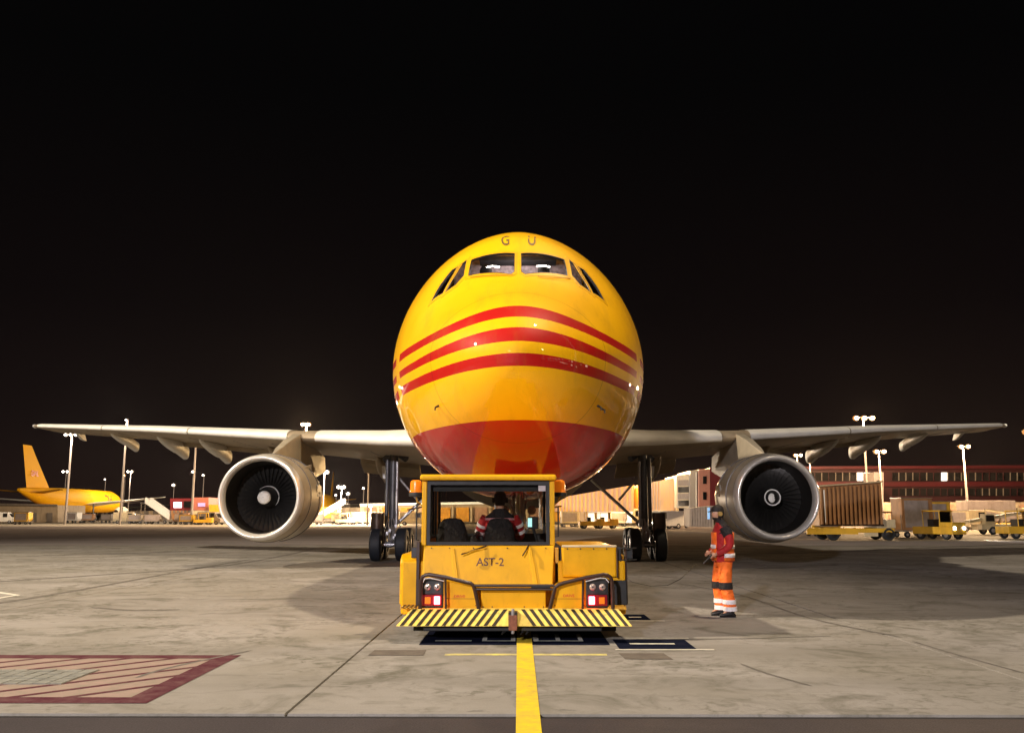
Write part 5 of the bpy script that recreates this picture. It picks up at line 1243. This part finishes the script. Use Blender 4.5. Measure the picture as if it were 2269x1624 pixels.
tF = wall('office_block', (1549, 1040, 1126), (1573, 1038, 1126), 97.5, 96, 'pinkc', 'red office block end with two dark windows, left of the right engine', 'building', 6)
for z in (1055, 1090): on(tF, 'window', 'wind', (1557, z, z + 17), (1565, z, z + 17), 97, 96.6, .2)
tG = wall('office_block', (1573.5, 1036, 1120), (1640, 1034, 1120), 96, 96, 'redc', 'plain deep red office wall directly behind the right engine', 'building', 20)
tH = wall('grey_container', (1528, 1125.5, 1166), (1581, 1120, 1168), 88, 84, 'greyc', 'grey corrugated container behind the worker with a blue sign', 'container', 3, 9)
on(tH, 'sign', 'blue', (1566, 1124, 1150), (1571, 1124, 1150), 85.2, 84.8, .35)
# maroon building
M['maroon2'] = mat('dark_red_band', (0.085, 0.007, 0.011), .55, var=.2, vscale=.4)
mB = wall('terminal_building', (1700, 1034, 1113), (2420, 1030, 1113), 136, 136, 'maroon', 'long dark maroon terminal building with two rows of windows at the right', 'building', 25)
for (z0, z1) in ((1047, 1065), (1082, 1098)):
    x = 1790
    k = 0
    while x < 2400:
        lit = z0 == 1047 and (1892 < x < 1925 or 2070 < x < 2090)
        w_ = 13
        f_ = on(mB, 'window', 'winl' if lit else 'wind', (x, z0, z1), (x + w_, z0, z1), 136, 136, .25)
        on(mB, 'window_post', 'vgrey' if random.random() < .35 else 'maroon', (x + w_, z0, z1), (x + w_ + 1.4, z0, z1), 136, 136, .4, .3)
        x += w_ + 2.4; k += 1
        if 1926 < x < 1975: x = 1976
on(mB, 'cornice', 'maroon2', (1700, 1034, 1040), (2420, 1030, 1037), 136, 136, .5, .4); on(mB, 'sill_band', 'maroon2', (1700, 1068, 1078), (2420, 1067, 1077), 136, 136, .3, .2)
st = wall('stair_tower', (1937, 1046, 1125), (1958, 1046, 1125), 130, 130, 'greyc', 'slim pale stair tower with dark openings in front of the maroon building', 'tower', 4)
for z in (1064, 1092): on(st, 'window', 'wind', (1942, z, z + 12), (1954, z, z + 12), 130, 130, .2)
fnc = wall('perimeter_wall', (1812, 1113, 1160), (2420, 1112, 1160), 112, 112, 'beige', 'beige panelled wall along the foot of the maroon building', 'wall', 1, 0)
for k in range(34):
    x = 1820 + k * 17.5; on(fnc, 'wall_panel', 'rosec' if k % 3 else 'vcream', (x, 1117, 1157), (x + 13, 1117, 1157), 112, 112, .2)
# -------- brown container on its loader, Y about 58
Yc = 58.0
def P3(x, y, Y=Yc): return pt(x, y, Y)
tr = thing('container_loader', (P3(1905, 1190).x, Yc + 1.2, 0), 'yellow low container transporter with dark wheels under the tilted brown container', 'transporter')
xL, xR = P3(1812, 1180).x, P3(1990, 1180).x
MB().box(xL + .2, xR - .2, Yc, Yc + 2.4, .50, .78).build('chassis', 'vyel', tr, bevel=.04)
MB().prism([(xL - .7, .80), (xL + 1.9, .80), (xL + 2.6, .55), (xL + 2.6, .40), (xL - .7, .40)], 'y', Yc - .05, Yc + .1).build('ramp', 'vyel', tr)
MB().box(xR - 1.35, xR - .1, Yc, Yc + 2.2, .78, 1.35).build('engine_box', 'vcream', tr, bevel=.04)
MB().box(xR - 1.30, xR - .25, Yc + .1, Yc + 1.4, 1.75, 1.86).build('seat_canopy', 'cont', tr)
for dx in (-1.25, -.3): MB().rod((xR + dx, Yc + .15, 1.3), (xR + dx, Yc + .15, 1.8), .03).build('canopy_post', 'vgrey', tr)
MB().box(xL + 3, xR - 1.3, Yc - .02, Yc + .02, .26, .50).build('side_skirt', 'vcream', tr)
for x_ in (P3(1848, 1190).x, P3(1971, 1190).x):
    for dy in (.15, 2.2):
        t = MB().lathe([(-.16, .24), (-.16, .36), (-.1, .41), (.1, .41), (.16, .36), (.16, .24)], (x_, Yc + dy, .41), 'y', 28).build('wheel', 'tyre', tr, smooth=True)
        MB().lathe([(-.17, .001), (-.15, .15), (-.12, .25), (.12, .25)], (x_, Yc + dy, .41), 'y', 16).build('hub', 'dsteel', t, smooth=True)
ct_ = thing('cargo_container', (P3(1885, 1120).x, Yc + 1.2, .8), 'brown corrugated shipping container with slanting roof riding on the yellow transporter', 'container')
a0, a1, b0, b1 = P3(1812, 1077), P3(1816, 1164), P3(1952, 1067), P3(1957, 1164)
dpt = Vector((0, 2.3, 0))
MB().hexa([a1, b1, b1 + dpt, a1 + dpt], [a0, b0, b0 + dpt, a0 + dpt]).build('wall', 'cont', ct_)
N = 15
for k in range(N):
    t = (k + .22) / N; t2 = (k + .80) / N; f_ = Vector((0, -.09, 0)); 
    A = lambda t, l: (a1.lerp(b1, t)).lerp(a0.lerp(b0, t), l)
    q = [A(t, .03), A(t2, .03), A(t2, .95), A(t, .95)]; m_ = (t2 - t) * .18
    f_ = Vector((0, -.2, 0)); q2 = [A(t + m_, .03) + f_, A(t2 - m_, .03) + f_, A(t2 - m_, .95) + f_, A(t + m_, .95) + f_]
    MB().add(q2 + q, [(0, 1, 2, 3), (0, 4, 5, 1), (1, 5, 6, 2), (2, 6, 7, 3), (3, 7, 4, 0)]).build('corrugation', 'cont', ct_)
MB().tube([a0 + Vector((0, -.1, 0)), b0 + Vector((0, -.1, 0))], .05, 6).build('top_rail', 'vcream', ct_); MB().tube([a1 + Vector((0, -.1, .03)), b1 + Vector((0, -.1, .03))], .05, 6).build('bottom_rail', 'brown', ct_)
MB().tube([P3(1824, 1085) + Vector((0, -.15, 0)), P3(1829, 1158) + Vector((0, -.15, 0))], .045, 6).build('door_bar', 'white', ct_)
# -------- vehicles and ground equipment
def gwheels(o, L, W, r=.32, n=2, m='tyre'):
    for i in range(n):
        x = -L / 2 + L * (.18 + .64 * i / (n - 1))
        for sy_ in (-1, 1):
            t = MB().lathe([(-.1, r * .5), (-.1, r * .9), (-.05, r), (.05, r), (.1, r * .9), (.1, r * .5)], (x, sy_ * (W / 2 - .12), r), 'y', 18).build('wheel', m, o, world=False, smooth=True)
            MB().lathe([(-.09, .001), (-.08, r * .5), (.08, r * .5), (.09, .001)], (x, sy_ * (W / 2 - .12), r), 'y', 12).build('hub', 'gearl', t, world=False)
def box_l(o, nm, m, *a, bev=.03): return MB().box(*a).build(nm, m, o, world=False, bevel=bev)
def tractor(loc, rz, label, col='vyel', lights=False, group=None):
    o = thing('tow_tractor', loc, label, 'tow tractor', group, rz)
    box_l(o, 'body', col, -1.5, 1.5, -.75, .75, .35, .85); box_l(o, 'hood', col, .5, 1.5, -.7, .7, .85, 1.15)
    box_l(o, 'cab_roof', col, -.75, .65, -.7, .7, 1.85, 1.95)
    for x in (-.7, .55):
        for y in (-.65, .65): MB().rod((x, y, .85), (x, y, 1.87), .035).build('cab_post', col, o, world=False)
    box_l(o, 'seat', 'black', -.55, -.1, -.4, .4, .85, 1.35); box_l(o, 'windshield', 'gwin', .54, .56, -.6, .6, 1.15, 1.85, bev=0)
    gwheels(o, 3, 1.5)
    for y in (-.5, .5): MB().ell((1.52, y, .75), .05, .13, .11, 10, 8).build('headlight', 'head' if lights else 'lens', o, world=False)
    return o
def dolly(loc, rz, label, load='vcream', h=1.6, cloc=None, group=None, llabel=None):
    o = thing('baggage_dolly', loc, label, 'dolly', group, rz)
    box_l(o, 'deck', 'vgrey', -1.4, 1.4, -.8, .8, .42, .52); gwheels(o, 2.8, 1.6, .22)
    MB().rod((1.4, 0, .4), (2.1, 0, .3), .04).build('drawbar', 'vgrey', o, world=False)
    for x in (-1.35, 1.35):
        for y in (-.75, .75): MB().rod((x, y, .5), (x, y, .52 + h * .5), .03).build('post', 'vgrey', o, world=False)
    if load:
        l = thing('unit_load_box', (loc[0], loc[1], .53), llabel, 'cargo box', None, rz)
        MB().prism([(-1.2, 0), (1.0, 0), (1.25, .35), (1.25, h), (-1.2, h)], 'y', -.72, .72).build('shell', load, l, world=False, bevel=.04)
        box_l(l, 'door', 'greyc', -1.0, .9, -.75, -.72, .2, h - .15, bev=.01); box_l(l, 'top_rail', 'steel', -1.22, 1.27, -.74, .74, h, h + .05, bev=0)
    return o
def van(loc, rz, label, col='white', lights=False, h=2.1, L=4.6, group=None):
    o = thing('service_van', loc, label, 'van', group, rz)
    MB().prism([(-L / 2, .35), (L / 2, .35), (L / 2, .95), (L / 2 - .5, 1.15), (L / 2 - 1.2, h), (-L / 2, h)], 'y', -.9, .9).build('body', col, o, world=False, bevel=.06)
    MB().prism([(L / 2 - .62, 1.17), (L / 2 - .5, 1.2), (L / 2 - 1.12, h - .12), (L / 2 - 1.24, h - .12)], 'y', -.78, .78).build('windshield', 'wind', o, world=False)
    for sy_ in (-1, 1):
        box_l(o, 'side_window', 'wind', L / 2 - 2.0, L / 2 - 1.25, sy_ * .905 - .01, sy_ * .905 + .01, 1.2, h - .2, bev=0)
        MB().ell((L / 2 + .02, sy_ * .65, .75), .05, .15, .1, 10, 8).build('headlight', 'head' if lights else 'lens', o, world=False)
    gwheels(o, L, 1.85, .33); return o
def truck(loc, rz, label, boxm='white', cabm='white', L=7.5, h=3.2, group=None, lights=False):
    o = thing('box_truck', loc, label, 'truck', group, rz)
    box_l(o, 'cargo_body', boxm, -L / 2, L / 2 - 2.0, -1.15, 1.15, .95, h); box_l(o, 'chassis', 'vgrey', -L / 2, L / 2, -.8, .8, .5, .9)
    MB().prism([(L / 2 - 1.8, .6), (L / 2, .6), (L / 2, 1.4), (L / 2 - .3, 2.4), (L / 2 - 1.8, 2.4)], 'y', -1.05, 1.05).build('cab', cabm, o, world=False, bevel=.06)
    MB().prism([(L / 2 + .02, 1.45), (L / 2 - .25, 2.25), (L / 2 - .3, 2.25), (L / 2 - .05, 1.4)], 'y', -.9, .9).build('windshield', 'wind', o, world=False)
    for sy_ in (-1, 1):
        box_l(o, 'side_window', 'wind', L / 2 - 1.4, L / 2 - .5, sy_ * 1.06 - .01, sy_ * 1.06 + .01, 1.45, 2.15, bev=0)
        MB().ell((L / 2 + .02, sy_ * .8, .85), .06, .16, .12, 10, 8).build('headlight', 'head' if lights else 'lens', o, world=False)
    gwheels(o, L, 2.3, .48); return o
def loader(loc, rz, label, col='vyel', group=None):
    o = thing('belt_loader', loc, label, 'belt loader', group, rz)
    box_l(o, 'chassis', col, -2.6, 2.6, -.8, .8, .4, .85); gwheels(o, 5.2, 1.7, .34)
    MB().prism([(-3.4, .95), (3.2, 2.0), (3.2, 2.18), (-3.4, 1.13)], 'y', -.45, .45).build('conveyor', 'vcream', o, world=False)
    MB().prism([(-3.4, 1.14), (3.2, 2.19), (3.2, 2.23), (-3.4, 1.18)], 'y', -.38, .38).build('belt', 'black', o, world=False)
    box_l(o, 'cab', col, -2.3, -1.4, -.8, -.1, .85, 1.7); box_l(o, 'cab_window', 'wind', -2.2, -1.5, -.82, -.8, 1.1, 1.6, bev=0)
    for x in (-.5, 1.8): MB().rod((x, .3, .8), (x + .2, .3, 1.75 if x > 0 else 1.4), .06).build('lift_arm', 'vgrey', o, world=False)
    return o
def stairs(loc, rz, label):
    o = thing('passenger_stairs', loc, label, 'stairs', None, rz)
    box_l(o, 'chassis', 'vgrey', -3, 3, -.9, .9, .4, .8); gwheels(o, 6, 1.9, .36)
    for k in range(12): box_l(o, 'step', 'steel', -2.6 + k * .42, -2.15 + k * .42, -.7, .7, .8 + k * .25, .86 + k * .25, bev=0)
    for sy_ in (-.74, .74):
        MB().prism([(-2.7, .8), (-2.5, .8), (2.5, 3.7), (2.5, 4.7), (2.2, 4.7), (-2.7, 1.8)], 'y', sy_ - .02, sy_ + .02).build('side_panel', 'white', o, world=False)
    box_l(o, 'platform', 'steel', 2.4, 3.4, -.8, .8, 3.6, 3.75)
    for x in (2.5, 3.3): MB().rod((x, .6, .8), (x, .6, 3.6), .05).build('post', 'vgrey', o, world=False)
    return o
def G(px, Y): return (pt(px, 1140, Y).x, Y, 0)
# right foreground of the background
tractor(G(2078, 61), -1.05, 'yellow tow tractor with blazing headlights driving right of the brown container', 'vyel', True)
hl = bpy.data.lights.new('headlight_light', 'SPOT'); hl.energy = 900; hl.spot_size = 1.1; hl.color = (1, .95, .9); hl.shadow_soft_size = .1
ho = bpy.data.objects.new('headlight_light', hl); COL.objects.link(ho); p = G(2078, 61); ho.location = (p[0] + 1.1, 59.0, .8); ho.rotation_euler = (R(80), 0, R(180 + 28))
k_ = G(2020, 66); dolly(k_, .15, 'baggage dolly right behind the brown container', 'cont', 2.3, llabel='dark brown tall cargo box between the brown container and the headlit tractor')
k_ = G(2062, 70); dolly(k_, .1, 'baggage dolly behind the headlit tow tractor', 'vyel', 2.1, llabel='pale yellow cargo box directly behind the headlit tractor')
loader(G(2228, 76), .05, 'beige belt loader at the right edge, nearer of the two', 'vcream')
loader(G(2262, 88), 2.9, 'yellow belt loader at the right edge, farther of the two', 'vyel')
tractor(G(2262, 62.5), 0.1, 'low yellow tractor cut off by the right edge of the photo', 'vyel')
van(G(2150, 96), .2, 'cream van parked by the panelled wall right of the pale mast', 'vcream')
truck(G(2205, 100), .05, 'grey box truck parked by the panelled wall at the right', 'greyc', 'vcream')
dolly(G(2112, 90), 0, 'empty looking dolly with cream box by the panelled wall', 'vcream', 1.5, llabel='cream cargo box near the pale mast')
dolly(G(1822, 70), .1, 'dolly just visible between right engine and brown container', 'vyel', 1.2, llabel='yellow cargo box peeping out left under the brown container')
# middle right
tractor(G(1310, 107), .1, 'small yellow tow tractor left of the right main gear, first of two', 'vyel')
tractor(G(1340, 108), .1, 'small yellow tow tractor left of the right main gear, second of two', 'vyel')
van(G(1470, 104), -2.6, 'white van with bright headlights right of the right main gear', 'white', True)
van(G(1495, 110), -2.2, 'second white van with bright headlights near the grey container', 'white', True)
truck(G(1452, 118), 2.9, 'cream box truck in front of the lit hall', 'vcream', 'vcream', 6)
for px, Y, lb in ((1262, 120, 'cream cargo box in front of the hall nearest the tug beacon'), (1282, 124, 'grey cargo box beside the tug beacon'), (1368, 126, 'white cargo box under the right main gear brace')):
    dolly(G(px, Y), .1, 'dolly under the ' + lb, {'c': 'vcream', 'g': 'greyc', 'w': 'white'}[lb[0]], 1.5, llabel=lb)
# left row
L_ = [('van', 6, 165, 'white van at the far left edge under the jet tail', 'white'),
      ('dolly', 52, 150, 'yellow-green cargo box left of the small jet nose wheel', 'vyel'), ('dolly', 165, 178, 'white cargo box under the small jet belly', 'white'),
      ('dolly', 196, 186, 'brown cargo box between the wheels of the small jet', 'cont'), ('dolly', 240, 180, 'dark cargo box under the right wing root of the small jet', 'vgrey'),
      ('van', 282, 168, 'cream van right of the small jet engine', 'vcream'), ('loader', 318, 172, 'yellow belt loader beneath the small jet wing tip', 'vyel'),
      ('dolly', 300, 165, 'beige cargo box in front of the belt loader left of the red cabins', 'beige'), ('stairs', 352, 160, 'white passenger stairs left of the red cabins', None),
      ('dolly', 338, 158, 'grey cargo box left of the passenger stairs', 'greyc'), ('dolly', 402, 152, 'brown cargo box in front of the dark red cabin', 'cont'),
      ('dolly', 417, 150, 'bright yellow cargo box in front of the red cabins', 'vyel'), ('van', 470, 150, 'dark van beside the left engine lip', 'vgrey'),
      ('tractor', 452, 148, 'yellow tractor in front of the cream lower cabin', 'vyel'), ('truck', 715, 185, 'yellow box truck right behind the left engine cowl', 'vyel'),
      ('dolly', 700, 150, 'dark cargo box low behind the left engine', 'vgrey'), ('dolly', 752, 160, 'cream cargo box midway between left engine and left main gear', 'vcream'),
      ('loader', 778, 158, 'cream belt loader between left engine and left main gear', 'vcream'), ('dolly', 795, 152, 'brown cargo box left of the left main gear', 'cont'),
      ('van', 822, 156, 'beige van directly left of the left main gear', 'beige'), ('van', 918, 140, 'pale van seen between the left main gear and the tug', 'vcream'),
      ('tractor', 765, 150, 'cream tow tractor in the equipment row left of the left main gear', 'vcream'), ('stairs', 735, 172, 'white passenger stairs just right of the left engine', None)]
for kd, px, Y, lb, c_ in L_:
    rz = random.uniform(-.3, .3) + (pi if random.random() < .5 else 0); g_ = G(px, Y)
    if kd == 'truck': truck(g_, rz, lb, c_, 'white' if c_ != 'white' else 'vcream')
    elif kd == 'van': van(g_, rz, lb, c_)
    elif kd == 'dolly': dolly(g_, rz, 'dolly carrying the ' + lb.replace('midway ', '').replace(' in front of', ' before'), c_, random.uniform(1.0, 1.6), llabel=lb)
    elif kd == 'loader': loader(g_, rz, lb, c_)
    elif kd == 'stairs': stairs(g_, rz, lb)
    elif kd == 'tractor': tractor(g_, rz, lb, c_)
# ground crew in the distance is too small to see; far aircraft
def jet(loc, hd_, label, sc=1.0, body='jety', letters=True, L=54.0):
    o = thing('cargo_aircraft', loc, label, 'aircraft', None, 0); o.rotation_euler = (0, 0, hd_); o.scale = (sc,) * 3
    bm = body
    rings = []
    for s_, w_, zc in ((0, .1, 4.2), (.6, .9, 4.3), (2, 1.8, 4.6), (4, 2.4, 4.8), (7, 2.8, 5), (10, 2.82, 5), (34, 2.82, 5), (40, 2.4, 5.3), (46, 1.6, 6.0), (51, .8, 6.6), (53.5, .3, 6.9)):
        rings.append([(w_ * cos(q), L / 2 - s_, zc + w_ * sin(q)) for q in [2 * pi * k / 24 for k in range(24)]])
    MB().loft(rings).build('fuselage', bm, o, world=False, smooth=True)
    for sg in (-1, 1):
        w_ = MB().loft([[(sg * x, y, z + t), (sg * x, y - c * .4, z + t * 1.2), (sg * x, y - c, z), (sg * x, y - c * .4, z - t)] for x, y, c, z, t in ((2, 10, 9.5, 4.1, .5), (8, 6.6, 6.5, 4.6, .32), (22.4, -1.2, 2.4, 5.8, .1))]).build('wing', 'slat', o, world=False, smooth=True)
        e_ = MB().lathe([(0, 1.15), (.05, 1.3), (.8, 1.42), (2.6, 1.4), (3.3, 1.2), (5, .6)], (0, 0, 0), 'y', 24); e_.v = [(sg * 8.1 + a, 10.6 - b, 2.2 + c) for a, b, c in e_.v]
        n_ = e_.build('engine', 'vcream', o, world=False, smooth=True)
        d_ = MB().lathe([(.0, 1.15), (1.2, 1.1), (1.21, .01)], (0, 0, 0), 'y', 24); d_.v = [(sg * 8.1 + a, 10.58 - b, 2.2 + c) for a, b, c in d_.v]; d_.build('intake', 'void', n_, world=False)
        MB().loft([[(sg * x, y, z + t), (sg * x, y - c, z), (sg * x, y, z - t)] for x, y, c, z, t in ((.6, -18, 5.5, 6.3, .2), (8.1, -23, 2.4, 7.1, .08))]).build('tailplane', bm, o, world=False)
        MB().rod((sg * 4.7, 0.5, .6), (sg * 4.7, .5, 4.2), .2).build('gear_strut', 'gearm', o, world=False)
        for y in (-.2, 1.2): 
            t = MB().lathe([(-.5, .3), (-.5, .6), (.5, .6), (.5, .3)], (sg * 4.7, y, .6), 'x', 16).build('wheel', 'tyre', o, world=False)
        if letters: text('lettering', 'DHL', 'lred', o, lambda u, v, sg=sg: (sg * (2.84 * sqrt(max(.1, 1 - ((v + .4) / 2.82) ** 2)) + .03), 15 + sg * u, 5.4 + v), 3.2, False)
        if letters: text('tail_lettering', 'DHL', 'lred', o, lambda u, v, sg=sg: (sg * .36, -20.6 + sg * u, 10.5 + v), 1.7, False)
    MB().loft([[(-t, y - .4, z), (0, y, z), (t, y - .4, z), (0, y - c, z)] for z, y, c, t in ((7.0, -12.5, 10.5, .35), (16.5, -22.5, 3.8, .14))]).build('tail_fin', bm, o, world=False, smooth=True)
    MB().rod((0, 20.3, .5), (0, 20.3, 3), .15).build('gear_strut', 'gearm', o, world=False)
    MB().lathe([(-.3, .2), (-.3, .5), (.3, .5), (.3, .2)], (0, 20.3, .5), 'x', 16).build('wheel', 'tyre', o, world=False)
    return o
M['jety'] = mat('far_jet_yellow', (0.80, 0.40, 0.003), 0.65, spec=.1, var=.08, vscale=.2)
M['jetr'] = mat('far_jet_white', (0.65, 0.5, 0.45), 0.4, var=.1, vscale=.2)
g_ = G(160, 214); jet(g_, R(3), 'yellow twin jet with red letters parked far away at the left, tail towards the camera')
g_ = G(728, 290); jet((g_[0], g_[1], 0), R(-171), 'very distant yellow twin jet with thin tail just right of the left engine')
g_ = G(262, 360); jet((g_[0], g_[1], 0), R(200), 'very distant pale jet whose tail shows right of the small yellow jet', 1.0, 'jetr', False)
g_ = G(520, 320); jet((g_[0], g_[1], 0), R(-165), 'very distant yellow jet mostly hidden behind the left engine')
# lit terminal beside the apron, out of frame on the right: it is what the right cheek of the nose mirrors
tm = thing('terminal_building', (60, 0, 0), 'long low lit terminal outside the picture on the right, mirrored in the aircraft nose', 'building')
MB().box(62, 78, -45, 40, 0, 9).build('wall', 'maroon', tm)
for i in range(24):
    for z in (1.2, 5.2):
        if random.random() < .3: continue
        y = -43 + i * 3.4; MB().box(61.9, 61.98, y, y + random.choice((1.0, 2.2)), z, z + random.choice((.9, 1.6))).build('window', 'winw', tm)
for i in range(7): MB().ell((61.6, -40 + i * 12, 8.4), .35, .35, .25, 10, 6).build('wall_lamp', 'lampo', tm)
hz = MB().box(-260, 260, -60, 420, -1.03, 46).build('haze', mat('haze_air', (1, 1, 1)), None); tag(hz, kind='stuff')
hm = hz.data.materials[0].node_tree; hm.nodes.clear()
ho_ = hm.nodes.new('ShaderNodeOutputMaterial'); hv = hm.nodes.new('ShaderNodeVolumePrincipled'); hv.inputs['Density'].default_value = HAZE; hv.inputs['Color'].default_value = (.9, .88, .86, 1); hv.inputs['Anisotropy'].default_value = .7
hm.links.new(hv.outputs[0], ho_.inputs['Volume'])
print('objects', len(bpy.data.objects), 'tris', sum(len(m.polygons) for m in bpy.data.meshes))
